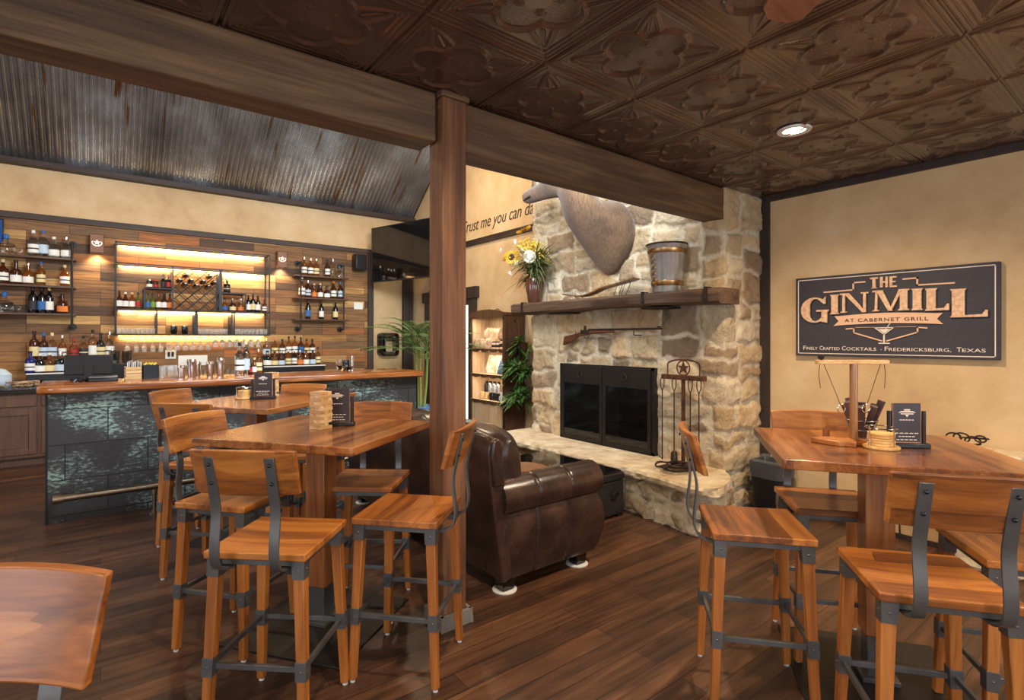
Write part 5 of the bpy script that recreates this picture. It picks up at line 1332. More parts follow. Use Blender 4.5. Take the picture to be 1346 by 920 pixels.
# things on the bar
mo = thing('computer_monitor', 'black computer monitor seen from behind at the left end of the bar', 'monitor', (on_y(117,6.0),6.0,1.098), R(-6))
obj('screen_back', MB().b2((-.17,-.02,.05),(.17,.015,.225)), M['black'], mo, bevel=.008)
obj('stand', MB().b2((-.03,-.035,.015),(.03,-.018,.15)).b2((-.08,-.09,0),(.08,.06,.015)), M['black'], mo, bevel=.004)
pp_ = thing('receipt_printer', 'small grey and black keyboard tray beside the computer monitor', 'printer', (on_y(136,5.82),5.82,1.098))
obj('body', MB().b2((-.10,-.08,0),(.10,.08,.028)), M['blackplastic'], pp_, bevel=.006); obj('lid', MB().b2((-.10,-.08,.028),(.10,.08,.045)), M['steel'], pp_, bevel=.006)
o = obj('cable_bundle', MB().tube([(x*.012-.02, .01*math.sin(x*2.1), .02+.012*math.cos(x*1.7)) for x in range(10)], .012, 6), M['blackplastic']); o.location = (on_y(97,5.8),5.8,1.095); tag(o, 'black bundled cable lying on the bar left of the monitor', 'cable')
wb = thing('napkin_box', 'pale wooden slatted box holding white napkins on the bar', 'box', (on_y(176,5.95),5.95,1.098))
obj('box', MB().b2((-.07,-.06,0),(.07,.06,.02)).b2((-.07,-.06,.02),(-.06,.06,.115)).b2((.06,-.06,.02),(.07,.06,.115)).b2((-.07,-.06,.022),(.07,-.05,.05)).b2((-.07,-.06,.054),(.07,-.05,.082)).b2((-.07,-.06,.086),(.07,-.05,.112)).b2((-.07,.05,.02),(.07,.06,.112)), M['palew'], wb, bevel=.002)
nk = MB()
for i in range(7): nk.box((-.045+i*.015,0,.095+.008*(i % 3)),(.004,.09,.12),rz=R(rr.uniform(-12,12)))
obj('napkins', nk, M['white'], wb, smooth=False)
cb = thing('straw_caddy', 'black caddy holding picks and garnishes on the bar right of the wooden box', 'caddy', (on_y(197,5.95),5.95,1.098))
obj('box', MB().b2((-.065,-.06,0),(.065,.06,.01)).b2((-.065,-.06,.01),(-.06,.06,.125)).b2((.06,-.06,.01),(.065,.06,.125)).b2((-.065,-.06,.01),(.065,-.055,.125)).b2((-.065,.055,.01),(.065,.06,.125)), M['blackplastic'], cb)
gm = MB()
for i in range(8): gm.sphere((-.04+i*.012,.0+.02*(i % 3-1),.128+.008*(i % 2)),.012,6,5)
obj('garnish', gm, M['yellowf'], cb)
gi = 0; gp2 = None
for px, y in ((213,5.95),(219,6.06),(224.5,5.95),(229,6.07),(233.5,5.95),(238,6.06)):
    if gp2 is None: gp2 = o = obj('rocks_glass', MB().lathe([(0,0),(.026,0),(.03,.01),(.034,.11),(.031,.11),(.027,.014),(0,.012)], n=14, cap=False), M['glassw'])
    else: o = gp2.copy(); COL.objects.link(o)
    o.location = (on_y(px,y),y,1.098); tag(o, f'clear tall glass on the bar beside the shakers, {ordi(gi)} from left', 'glass', 'glasses clustered on the bar'); gi += 1
for i, (px, y, h, r) in enumerate(((239,5.80,.10,.036),(252,5.9,.15,.040),(259,6.04,.12,.036),(276,5.95,.12,.036),(289.5,5.95,.155,.04))):
    t_ = thing('cocktail_shaker', f'polished steel shaker tin on the bar, {ordi(i)} from the left', 'shaker', (on_y(px,y),y,1.098), 0, 'shaker tins on the bar')
    obj('tin', MB().lathe([(0,0),(r*.72,0),(r*.78,.01),(r,h*.92),(r*1.04,h)], n=18), M['chrome'], t_)
    obj('cap', MB().lathe([(r*1.02,h),(r*.9,h+.02),(0,h+.022)], n=18), M['chrome'], t_)
gi = 0; gp3 = None
for i in range(9):
    px = 256+i*7.2; y = 8.45
    if gp3 is None: gp3 = o = obj('pint_glass', MB().lathe([(0,0),(.03,0),(.042,.15),(.039,.15),(.028,.01),(0,.008)], n=12, cap=False), M['glass'])
    else: o = gp3.copy(); COL.objects.link(o)
    o.location = (on_y(px,y),y,.89); tag(o, f'clear pint glass on the back counter below the rack, {ordi(i)} from left', 'glass', 'pint glasses on the back counter')
o = obj('wall_notice', MB().b2((on_y(234,YW),YW-.045,1.07),(on_y(272,YW),YW-.036,1.22)), M['white'], smooth=False); origin(o, (on_y(253,YW),YW-.04,1.14)); tag(o, 'white notice strip on the plank wall behind the shaker tins', 'notice')
for i, (px, h, m_, lab) in enumerate(((455,.13,'glass','clear glass vase'),(463,.12,'wine','dark square cup'),)):
    o = obj('bar_cup', MB().lathe([(0,0),(.03,0),(.045,h*.5),(.04,h),(.036,h),(.04,h*.5),(0,.01)], n=14, cap=False), M[m_]); o.location = (on_y(px-8,6.05),6.05,1.098); tag(o, lab+' on the right half of the bar top', 'cup')
o = obj('crystal_bowl', MB().lathe([(0,0),(.03,0),(.07,.05),(.066,.05),(0,.012)], n=14, cap=False), M['glass']); o.location = (on_y(457,5.98),5.98,1.098); tag(o, 'low crystal bowl near the beer tap on the bar top', 'bowl')
tpx = thing('beer_tap', 'slim polished steel tap column near the right end of the bar', 'tap', (on_y(463,6.0),6.0,1.098))
obj('column', MB().lathe([(0,0),(.03,0),(.03,.01),(.015,.02),(.015,.17),(0,.175)], n=14), M['chrome'], tpx); obj('spout', MB().tube([(0,-.01,.15),(0,-.06,.15),(0,-.075,.12)], .006, 6), M['chrome'], tpx)
for i, px in enumerate((154.5,161)):
    pass
co = thing('coffee_grinder', 'black box appliance on the back counter right of the monitor', 'appliance', (on_y(158,8.55),8.55,.89))
obj('body', MB().b2((-.13,-.12,0),(.13,.12,.26)), M['blackplastic'], co, bevel=.01); obj('jar', MB().lathe([(.05,.26),(.06,.42),(0,.43)], c=(-.06,0,0), n=12).lathe([(.05,.26),(.06,.42),(0,.43)], c=(.07,0,0), n=12), M['smoke'], co)
fb_ = thing('fruit_tray', 'clear tray of small packets on the left end of the black back counter', 'tray', (on_y(22,8.4),8.4,.89))
obj('tray', MB().b2((-.22,-.10,0),(.22,.10,.008)).b2((-.22,-.10,.008),(-.21,.10,.09)).b2((.21,-.10,.008),(.22,.10,.09)).b2((-.22,-.10,.008),(.22,-.095,.09)), M['glass'], fb_, smooth=False)
pk = MB()
for i in range(40): pk.box((rr.uniform(-.19,.19),rr.uniform(-.07,.08),.02+rr.uniform(0,.055)),(.05,.035,.012),rot=Matrix.Rotation(rr.uniform(0,3),3,'Z')@Matrix.Rotation(rr.uniform(-.6,.6),3,'X'))
o = obj('packets', pk, M['pack'], fb_, smooth=False); o['kind'] = 'stuff'
o = obj('blue_bottle', MB().lathe([(0,0),(.10,0),(.11,.02),(.11,.16),(.05,.22),(0,.23)], n=16), M['lt']); o.location = (on_y(-1,8.5),8.5,.89); tag(o, 'round pale blue jug at the far left of the back counter', 'jug')
o = thing('wall_screen', 'blue lit screen edge high on the plank wall at the far left', 'screen', (-1.28,YW-.04,2.77)); obj('panel', MB().b2((-.4,-.06,-.16),(.335,0,.17)), M['blackplastic'], o, bevel=.004); obj('display', MB().b2((-.38,-.064,-.14),(.325,-.06,.15)), M['screen'], o, smooth=False)
# ------------------------------------------------------------------ sign on the right wall
sg = thing('wall_sign', 'wide charcoal sign with carved tan lettering and a cocktail glass emblem', 'sign', (XW-.045,2.075,1.325))
def SB(u0, v0, u1, v1, d0, d1): return (-d1, -u1, v0), (-d0, -u0, v1)
def srect(mb, u0, v0, u1, v1, d0, d1): mb.b2((-d1,-u1,v0),(-d0,-u0,v1)); return mb
def spoly(mb, pts, d0, d1): mb.prism([(-u, v) for u, v in pts], -d1, -d0, axis=0); return mb
obj('board', srect(MB(), 0,0,1.28,.642,-.043,0), M['signb'], sg, bevel=.003)
bl = MB()
for a in ((.02,.618,1.26,.624),(.02,.018,1.26,.024),(.02,.018,.026,.624),(1.254,.018,1.26,.624)): srect(bl, a[0],a[1],a[2],a[3],0,.0025)
obj('border_line', bl, M['signl'], sg, smooth=False)
def stroke(mb, pts, w, d0=0, d1=.008):
    for a, b in zip(pts[:-1], pts[1:]):
        A = Vector(a); Bv = Vector(b); n_ = (Bv-A).normalized(); p = Vector((-n_.y, n_.x))*w/2; e = n_*w*.5
        spoly(mb, [tuple(A-p-e),tuple(Bv-p+e),tuple(Bv+p+e),tuple(A+p-e)], d0, d1)
def L_I(x0,x1,y0,y1):
    s_ = .013; w = (x1-x0); return [[(x0,y0),(x1,y0),(x1-.008,y0+s_),(x0+.008,y0+s_)],[(x0+.010,y0+s_),(x1-.010,y0+s_),(x1-.010,y1-s_),(x0+.010,y1-s_)],[(x0+.008,y1-s_),(x1-.008,y1-s_),(x1,y1),(x0,y1)]]
def L_L(x0,x1,y0,y1,sw):
    return L_I(x0,x0+sw,y0,y1)+[[(x0+sw-.012,y0),(x1,y0),(x1,y0+.045),(x1-.012,y0+.045),(x1-.028,y0+.018),(x0+sw-.012,y0+.014)]]
def L_N(x0,x1,y0,y1):
    return [[(x0-.012,y0),(x0+.036,y0),(x0+.032,y0+.010),(x0-.006,y0+.010)],[(x0+.004,y0+.01),(x0+.022,y0+.01),(x0+.022,y1),(x0+.004,y1)],[(x0-.014,y1-.012),(x0+.03,y1-.012),(x0+.03,y1),(x0-.014,y1)],
            [(x0+.012,y1),(x0+.050,y1),(x1-.002,y0),(x1-.030,y0)],[(x1-.022,y0),(x1-.004,y0),(x1-.004,y1),(x1-.022,y1)],[(x1-.038,y1-.011),(x1+.012,y1-.011),(x1+.012,y1),(x1-.038,y1)]]
def L_M(x0,x1,y0,y1):
    m_ = (x0+x1)/2-.008
    return [[(x0-.012,y0),(x0+.034,y0),(x0+.030,y0+.010),(x0-.006,y0+.010)],[(x0+.004,y0+.01),(x0+.020,y0+.01),(x0+.026,y1),(x0+.010,y1)],[(x0-.010,y1-.012),(x0+.05,y1-.012),(x0+.05,y1),(x0-.010,y1)],
            [(x0+.014,y1),(x0+.056,y1),(m_+.016,y0),(m_-.012,y0)],[(m_-.008,y0),(m_+.008,y0),(x1-.042,y1),(x1-.064,y1)],
            [(x1-.058,y0),(x1-.012,y0),(x1-.012,y1),(x1-.058,y1)],[(x1-.070,y0),(x1,y0),(x1-.004,y0+.012),(x1-.066,y0+.012)],[(x1-.066,y1-.012),(x1,y1-.012),(x1,y1),(x1-.066,y1)]]
def L_G(x0,x1,y0,y1):
    cx, cy = x0+.105, (y0+y1)/2; P_ = []
    rx, ry = .105, (y1-y0)/2
    out = []
    A = [R(a) for a in range(42, 325, 13)]
    for a, b in zip(A[:-1], A[1:]):
        f_ = lambda t: .052 if 110 < math.degrees(t) < 250 else .052-.030*min(1,abs(math.degrees(t)-180)/130)
        wa, wb = max(.018, .056*abs(math.cos(a/1))**.7*(1 if math.cos(a) < 0 else .35)+.014), max(.018,.056*abs(math.cos(b))**.7*(1 if math.cos(b) < 0 else .35)+.014)
        out.append([(cx+rx*math.cos(a),cy+ry*math.sin(a)),(cx+rx*math.cos(b),cy+ry*math.sin(b)),(cx+(rx-wb)*math.cos(b),cy+(ry-wb*.6)*math.sin(b)),(cx+(rx-wa)*math.cos(a),cy+(ry-wa*.6)*math.sin(a))])
    out.append([(x1-.046,y0+.006),(x1-.004,y0-.002),(x1-.004,cy-.012),(x1-.046,cy-.012)]); out.append([(x1-.085,cy-.014),(x1+.006,cy-.014),(x1+.006,cy),(x1-.085,cy)])
    out.append([(x1-.036,y1-.055),(x1-.016,y1-.055),(x1-.016,y1+.004),(x1-.036,y1-.02)])
    return out
for nm, polys in (('G',L_G(.048,.253,.270,.475)),('I',L_I(.269,.336,.334,.488)),('N',L_N(.355,.525,.342,.494)),('M',L_M(.574,.796,.345,.500)),('I',L_I(.805,.876,.343,.497)),('L',L_L(.885,1.022,.336,.492,.072)),('L',L_L(1.026,1.222,.285,.478,.088))):
    lm_ = MB(); sh = MB()
    for q_, p in enumerate(polys): spoly(lm_, p, 0, .014+.0004*(q_ % 9)); spoly(sh, [(a+.008,b-.007) for a, b in p], 0, .003+.0003*(q_ % 9))  # dark offset copy: letter outline and drop shadow put into colour
    o = obj('carved_letter', lm_, M['signc'], sg, smooth=False); obj('letter_edge_shadow', sh, M['signe'], o, smooth=False)
th = MB(); w = .007
for p in [[(.546,.588),(.600,.588),(.600,.600),(.546,.600)],[(.563,.522),(.583,.522),(.583,.590),(.563,.590)],[(.612,.522),(.630,.522),(.630,.600),(.612,.600)],[(.646,.520),(.662,.520),(.662,.599),(.646,.599)],[(.63,.555),(.646,.555),(.646,.567),(.63,.567)],[(.672,.518),(.690,.518),(.690,.598),(.672,.598)],[(.69,.586),(.717,.586),(.717,.598),(.69,.598)],[(.69,.553),(.710,.553),(.710,.564),(.69,.564)],[(.69,.518),(.718,.518),(.718,.530),(.69,.530)],[(.556,.518),(.590,.518),(.590,.526),(.556,.526)]]: spoly(th, p, 0, .010)
obj('carved_word', th, M['signc'], sg, smooth=False)
ln_ = MB(); stroke(ln_, [(.225,.512),(.433,.517),(.433,.572),(.51,.572)], .011); stroke(ln_, [(.757,.572),(.840,.572),(.840,.522),(1.045,.520)], .011)
stroke(ln_, [(.385,.216),(.436,.221),(.436,.186),(.621,.124)], .009); stroke(ln_, [(.655,.124),(.842,.186),(.842,.221),(.894,.216)], .009); stroke(ln_, [(.45,.226),(.57,.226)], .003); stroke(ln_, [(.71,.226),(.83,.226)], .003)
obj('line_ornament', ln_, M['signf'], sg, smooth=False)
bn_ = MB(); N = 12; up = []; dn = []
for i in range(N+1):
    t = i/N; u = .335+(.945-.335)*t; up.append((u,.318+.014*math.sin(PI*t))); dn.append((u,.245+.010*math.sin(PI*t)))
for i in range(N): spoly(bn_, [dn[i],dn[i+1],up[i+1],up[i]], 0, .010)
spoly(bn_, [(.335,.245),(.292,.240),(.330,.278),(.30,.318),(.335,.318)][::-1], 0, .008); spoly(bn_, [(.945,.245),(.988,.240),(.952,.278),(.985,.318),(.945,.318)], 0, .008)
bo = obj('banner', bn_, M['signf'], sg, smooth=False)
mg = MB(); stroke(mg, [(.578,.222),(.637,.172)], .006); stroke(mg, [(.696,.222),(.637,.172)], .006); stroke(mg, [(.578,.222),(.696,.222)], .006); stroke(mg, [(.637,.175),(.637,.112)], .009); stroke(mg, [(.606,.106),(.668,.106)], .008); stroke(mg, [(.640,.20),(.680,.262)], .004)
spoly(mg, [(.60,.212),(.674,.212),(.637,.18)], 0, .006)
obj('cocktail_glass_emblem', mg, M['signl'], sg, smooth=False)
def sign_text(s, size, u0, u1, v, d, mat, parent, nm='lettering', off=0, H=None, sp=1.0):
    me = text_mesh(s, size, .002, off=off, spacing=sp); X_ = [v_.co.x for v_ in me.vertices]; mi, ma = min(X_), max(X_)
    me.transform(Matrix.Translation((-mi,0,0))); me.transform(Matrix.Scale((u1-u0)/(ma-mi), 4, (1,0,0)))
    me.transform(Matrix(((0,0,-1,-d),(-1,0,0,-u0),(0,1,0,v),(0,0,0,1))))
    return link(nm, me, mat, parent, smooth=False)
sign_text('AT CABERNET GRILL', .036, .375, .905, .270, .011, M['ink'], bo, sp=1.2)
for s_, a, b, sz_ in (('F',.062,.082,.046),('INELY',.086,.172,.034),('C',.188,.212,.046),('RAFTED',.216,.335,.034),('C',.352,.378,.046),('OCKTAILS',.382,.585,.034),('-',.612,.622,.040),('F',.640,.662,.046),('REDERICKSBURG,',.666,1.030,.034),('T',1.060,1.085,.046),('EXAS',1.089,1.210,.034)):
    sign_text(s_, sz_, a, b, .050, .0005, M['signl'], sg)
# ------------------------------------------------------------------ bar stools
def make_stool():
    t_ = thing('bar_stool', 'x', 'stool', (0,0,0), 0, 'industrial wood and steel bar stools')
    W = .19; zs = .70
    s_ = MB(); n = 8; vs = []; fs = []
    for i in range(n+1):
        for j in range(n+1):
            x = -W+2*W*i/n; y = -W+2*W*j/n; vs.append((x,y,zs-.006*math.cos(x/W*PI/2)*math.cos(y/W*PI/2)))
    k = len(vs); vs += [(x,y,zs-.028) for x,y,z in vs]
    for i in range(n):
        for j in range(n): a = i*(n+1)+j; fs.append((a,a+n+1,a+n+2,a+1)); fs.append((k+a,k+a+1,k+a+n+2,k+a+n+1))
    for i in range(n):
        for (a, b) in ((i,i+1),): 
            fs.append((a,b,k+b,k+a)); a2, b2_ = n*(n+1)+a, n*(n+1)+b; fs.append((b2_,a2,k+a2,k+b2_))
            a3, b3 = a*(n+1), b*(n+1); fs.append((b3,a3,k+a3,k+b3)); a4, b4 = a3+n, b3+n; fs.append((a4,b4,k+b4,k+a4))
    s_.add(vs, fs); obj('seat', s_, M['stoolw'], t_, bevel=.004)
    f = MB(); g = .165; z0, z1 = .648, .672
    f.b2((-g,-g-.006,z0),(g,-g+.006,z1)); f.b2((-g,g-.006,z0),(g,g+.006,z1)); f.b2((-g-.006,-g,z0),(-g+.006,g,z1)); f.b2((g-.006,-g,z0),(g+.006,g,z1))
    obj('seat_frame', f, M['steel'], t_, bevel=.0015)
    top = .158; bot = .185
    def at(sx, sy, z): k = top+(bot-top)*(1-z/.67); return Vector((sx*k, sy*k, z))
    for sx in (-1,1):
        for sy in (-1,1):
            l = MB(); l.beam(at(sx,sy,.012), at(sx,sy,.668), .030, .030, up=(0,1,0), w2=.042); 
            lg = obj('leg', l, M['legw'], t_, bevel=.003)
            def sleeve(z0, z1, w0, w1):
                m_ = MB(); m_.beam(at(sx,sy,z0), at(sx,sy,z1), w0, w0, up=(0,1,0), w2=w1)
                for q, d in (((sx,0),(sx*.5,0)),((0,sy),(0,sy*.5))):
                    c = at(sx,sy,(z0+z1)/2)+Vector((q[0]*w0/2, q[1]*w0/2, 0)); m_.sphere(c, .0055, 6, 4, (1 if not q[0] else .5, 1 if not q[1] else .5, 1))
                return m_
            b_ = obj('top_bracket', sleeve(.605,.670,.0455,.0475), M['steel'], lg, bevel=.001)
            obj('rail_bracket', sleeve(.248,.315,.0395,.0415), M['steel'], lg, bevel=.001)
            obj('foot_glide', MB().cyl(at(sx,sy,0), at(sx,sy,.014), .011, n=10), M['pad'], lg)
    r_ = []
    for a, b in (((-1,-1),(1,-1)),((1,-1),(1,1)),((1,1),(-1,1)),((-1,1),(-1,-1))):
        obj('foot_rail', MB().beam(at(*a,.283), at(*b,.283), .014, .020), M['steel'], t_, bevel=.001)
    # curved backrest board
    bw = .19; vs = []; fs = []; n = 14; rows = 4
    prof = []
    for side in (0,1):
        for j in range(rows+1):
            tz = j/rows; z = .922+(1.082-.922)*tz; yc = -.203-.045*tz
            for i in range(n+1):
                x = -bw+2*bw*i/n; y = yc-.030*(1-(x/bw)**2)-(.021 if side else 0)
                xx = x*(1-.02*(1-tz)); zz = z+.006*(1-(x/bw)**2)*(1 if j == rows else 0)
                vs.append((xx,y,zz))
    k = (rows+1)*(n+1)
    for j in range(rows):
        for i in range(n):
            a = j*(n+1)+i; fs.append((a,a+1,a+n+2,a+n+1)); fs.append((k+a+1,k+a,k+a+n+1,k+a+n+2))
    for i in range(n): a = i; fs.append((a+1,a,k+a,k+a+1)); a = rows*(n+1)+i; fs.append((a,a+1,k+a+1,k+a))
    for j in range(rows): a = j*(n+1); b = a+n+1; fs.append((a,b,k+b,k+a)); a += n; b += n; fs.append((b,a,k+a,k+b))
    obj('backrest', MB().add(vs, fs), M['stoolw'], t_, bevel=.004)
    for sx in (-1,1):
        x = sx*.108
        P_ = [(-.09,.640),(-.15,.640),(-.19,.643),(-.222,.655),(-.243,.680),(-.250,.72),(-.247,.77),(-.240,.83),(-.240,.875),(-.249,.92),(-.262,.98),(-.283,1.062)]
        # round the path a little
        q = []
        for i in range(len(P_)-1):
            p0 = Vector(P_[max(i-1,0)]); p1 = Vector(P_[i]); p2 = Vector(P_[i+1]); p3 = Vector(P_[min(i+2,len(P_)-1)])
            for u in (0,.5): q.append(.5*((2*p1)+(p2-p0)*u+(2*p0-5*p1+4*p2-p3)*u*u+(3*p1-p0-3*p2+p3)*u**3))
        q.append(Vector(P_[-1]))
        up_ = obj('upright', MB().ribbon([(x,a.x,a.y) for a in q], .036, .008), M['steel'], t_, bevel=.0015)
        for z in (.968,1.035):
            yy = -.262-.021*((z-.98)/.082 if z > .98 else 0)-.008+(.0026 if z < .98 else 0)
            obj('bolt', MB().sphere((x,yy,z),.0065,8,5,(1,.6,1)), M['bolt'], up_)
    return t_
proto = make_stool()
ST = [ # x, y, rotation, label
 (.561,2.210,317.7,'nearest full stool left of centre, back to the viewer, at the block tower table'),
 (1.114,2.207,42.3,'stool standing against the square wooden post, its back to the post'),
 (1.165,2.815,139.0,'stool on the far side of the block tower table, seat tucked under it'),
 (.541,2.915,219.1,'stool left of the block tower table, backrest seen face on beside the bar end'),
 (.561,3.863,314.9,'farther stool at the second table, its rear uprights towards the viewer'),
 (.585,4.480,222.8,'farthest left stool, against the bar front beside the second table'),
 (1.185,4.390,140.5,'farthest stool, between the second table and the bar front'),
 (1.130,3.770,42.3,'stool to the right of the second table, mostly hidden behind the block tower table'),
 (2.176,1.156,220.9,'stool seen side on in front of the hearth, left of the table under the sign'),
 (2.753,1.092,130.4,'stool against the plaster wall behind the table under the sign, by the waste bin'),
 (2.125,.560,308.0,'large near stool at lower right, back to the viewer with steel uprights'),
 (2.690,.408,35.6,'stool at the right edge, seat partly hidden behind the large near stool'),
 (-.290,.990,145.6,'stool cut off at the lower left corner, only its curved backrest in view'),
]
for i, (x, y, a, lab) in enumerate(ST):
    o = proto if i == 0 else copy_tree(proto)
    o.location = (x,y,0); o.rotation_euler = (0,0,R(a)); o['label'] = lab
# ------------------------------------------------------------------ tables
def make_table():
    t_ = thing('pub_table', 'x', 'table', (0,0,0), 0, 'square wooden pub tables')
    a, b = .785/2, .87/2
    tp = MB(); tp.prism([(-a+.01,-b),(a-.01,-b),(a,-b+.01),(a,b-.01),(a-.01,b),(-a+.01,b),(-a,b-.01),(-a,-b+.01)], .962, 1.0)
    obj('tabletop', tp, M['tablew'], t_, bevel=.004, seg=3)
    obj('post', MB().b2((-.055,-.055,.20),(.055,.055,.90)), M['postw'], t_, bevel=.004)
    br = MB(); br.b2((-.060,-.060,.895),(.060,.060,.962)); br.b2((-.16,-.16,.954),(.16,.16,.962))
    obj('top_bracket', br, M['steel'], t_, bevel=.003)
    ft_ = MB(); ft_.b2((-.045,-.045,.01),(.045,.045,.20)); ft_.b2((-.07,-.07,.01),(.07,.07,.03)); obj('post_foot', ft_, M['steel'], t_, bevel=.002)
    obj('base_plate', MB().b2((-.33,-.33,0),(.33,.33,.01)), M['black'], t_, bevel=.002)
    return t_
tb = make_table()
for i, (x, y, a, lab) in enumerate([(.907,2.79,36,'square honey wood pub table with the block tower, left of the square post'),(.925,4.345,36.5,'farther square pub table before the bar with the coaster stack on it'),(2.654,.86,35.4,'square pub table below the sign at the right with the ring game on it')]):
    o = tb if i == 0 else copy_tree(tb)
    o.location = (x,y,0); o.rotation_euler = (0,0,R(a)); o['label'] = lab
ZT = 1.0
# block towers
def tower(x, y, rz, layers, where, grp, full=True, seed=1):
    rn = random.Random(seed); first = None
    for l in range(layers):
        for k in range(3):
            if l not in (0, layers-1) and rn.random() < .05 and k != 1: continue
            d = (k-1)*.0262; ang = rz+(PI/2 if l % 2 else 0)+R(rn.uniform(-2,2)); j = rn.uniform(-.003,.004)
            px_ = x+math.cos(ang)*j-math.sin(ang)*d; py_ = y+math.sin(ang)*j+math.cos(ang)*d
            key = 'proto'
            if tower.p is None:
                tower.p = o = obj('wooden_block', MB().b2((-.039,-.0128,0),(.039,.0128,.0158)), wood('tower_block_wood', (150,102,60), (200,150,94), (236,202,152), axis=0, rough=.5, scale=.6), None, bevel=.001)
            else: o = tower.p.copy(); COL.objects.link(o)
            o.location = (px_,py_,ZT+l*.0160); o.rotation_euler = (0,0,ang)
            pos = 'middle' if k == 1 else ('first side' if k == 0 else 'opposite side')
            tag(o, f'{pos} wooden block, layer {l+1} up, {where}', 'block', f'blocks of the {where}')
tower.p = None
tower(.905,2.79,R(25),12,'block tower on the near left table','near block tower',seed=3)
tower(1.10,4.62,R(30),12,'block tower on the farther table','far block tower',seed=5)
# menu holders
def menu(x, y, rz, lab, H=.18, Wd=.13, back=False):
    t_ = thing('menu_holder', lab, 'menu stand', (x,y,ZT), rz, 'table menu holders')
    obj('base', MB().b2((-Wd/2-.025,-.03,0),(Wd/2+.025,.03,.02)), M['blackplastic'], t_, bevel=.004)
    for sx in (-1,1): obj('upright', MB().cyl((sx*(Wd/2+.012),0,.02),(sx*(Wd/2+.012),0,.155),.009,n=10), M['blackplastic'], t_)
    sh = obj('card', MB().b2((-Wd/2,-.004,.02),(Wd/2,.004,.02+H)), plain('menu_card', (50,36,36), .4), t_, smooth=False)
    ed = MB(); z0, z1 = .02, .02+H
    for s in (-1,):
        y_ = -.0045
        ed.b2((-Wd/2,y_,z0),(Wd/2,y_+.0005,z0+.0025)); ed.b2((Wd/2-.0015,y_,z0),(Wd/2,y_+.0005,z1)); ed.b2((-Wd/2,y_,z0),(-Wd/2+.0015,y_+.0005,z1))
    obj('card_edge', ed, M['copper'], sh, smooth=False)
    gx = MB(); y_ = -.0052; zc = z1-.035
    gx.prism([(-.036,zc-.006),(-.024,zc+.002),(.024,zc+.002),(.036,zc-.006),(.024,zc-.004),(-.024,zc-.004)], y_, y_+.0008, axis=1); gx.b2((-.012,y_,zc+.004),(.012,y_+.0008,zc+.010)); gx.b2((-.026,y_,zc-.012),(.026,y_+.0008,zc-.008)); gx.prism([(-.008,zc-.014),(.008,zc-.014),(0,zc-.024)], y_, y_+.0008, axis=1)
    for k_, (w_, z_) in enumerate(((.03,.115),(.05,.058),(.034,.044),(.044,.03))):
        for q in range(5): gx.b2((-w_+q*w_*.4, y_, z0+z_-.02), (-w_+q*w_*.4+w_*.3, y_+.0008, z0+z_-.0165))
    obj('card_print', gx, M['signl'], sh, smooth=False)
    return t_
menu(1.005,2.83,R(-32),'black menu holder standing behind the block tower on the near left table')
menu(.995,4.43,R(-24),'black menu holder beside the coaster stack on the farther table')
menu(2.742,.775,R(-43),'black menu holder with dark printed card on the table under the sign',H=.168,Wd=.115)
# coaster caddies
def coasters(x, y, n, where, r=.052):
    t_ = thing('coaster_caddy', f'round wooden coaster caddy with chrome wire guard {where}', 'caddy', (x,y,ZT), R(20), 'coaster caddies')
    obj('base', MB().lathe([(0,0),(r+.012,0),(r+.016,.004),(r+.016,.010),(r+.010,.014),(0,.014)], n=28), M['coasterw'], t_)
    w = MB()
    for k in range(4):
        a = R(45+90*k); w.cyl(((r+.007)*math.cos(a),(r+.007)*math.sin(a),.012),((r+.007)*math.cos(a),(r+.007)*math.sin(a),.088),.0026,n=6)
    w.tube([((r+.007)*math.cos(a),(r+.007)*math.sin(a),.088) for a in [2*PI*i/28 for i in range(28)]], .0026, 6, closed=True)
    obj('wire_guard', w, M['chrome'], t_)
    first = None
    for i in range(n):
        if coasters.p is None: coasters.p = o = obj('wooden_coaster', MB().lathe([(0,0),(.048,0),(.050,.002),(.050,.008),(.048,.010),(0,.010)], n=26), M['coasterw'])
        else: o = coasters.p.copy(); COL.objects.link(o)
        o.location = (x+rr.uniform(-.002,.002), y+rr.uniform(-.002,.002), ZT+.0142+i*.0106); o.rotation_euler = (0,0,rr.uniform(0,6))
        nm = 'topmost' if i == n-1 else ('bottom' if i == 0 else f'{ordi(i)} from the bottom')
        tag(o, f'round pale coaster, {nm} of the stack {where}', 'coaster', 'stacked coasters')
coasters.p = None
coasters(2.628,.832,5,'on the table under the sign'); coasters(.885,4.53,5,'on the farther table')
# ring and cup swing game on the right table
gm_ = thing('hook_and_ring_game', 'wooden tabletop game with tall post, crossbar and dangling strings under the sign', 'game', (2.652,.945,ZT), 0)
tx = [(-.14,.03),(-.10,.055),(-.03,.05),(-.03,.02),(.05,.015),(.075,-.02),(.06,-.055),(.01,-.06),(-.02,-.10),(-.045,-.07),(-.075,-.075),(-.11,-.02)]
gr_ = R(-38); tx = [(a*math.cos(gr_)-b*math.sin(gr_)-.03, a*math.sin(gr_)+b*math.cos(gr_)+.02) for a, b in tx]
obj('base', MB().prism(tx, 0, .022), M['stoolw'], gm_, bevel=.003)
obj('post', MB().cyl((0,0,.022),(0,0,.355),.016,n=16), wood('game_post_wood', (112,70,32), (150,100,50), (178,128,72), axis=2, rough=.3, coat=.3), gm_)
cd = Vector((st,-ct,0))
obj('crossbar', MB().beam(tuple(-cd*.165+Vector((0,0,.362))), tuple(cd*.150+Vector((0,0,.362))), .032, .018), M['coasterw'], gm_, bevel=.003)
sg_ = MB()
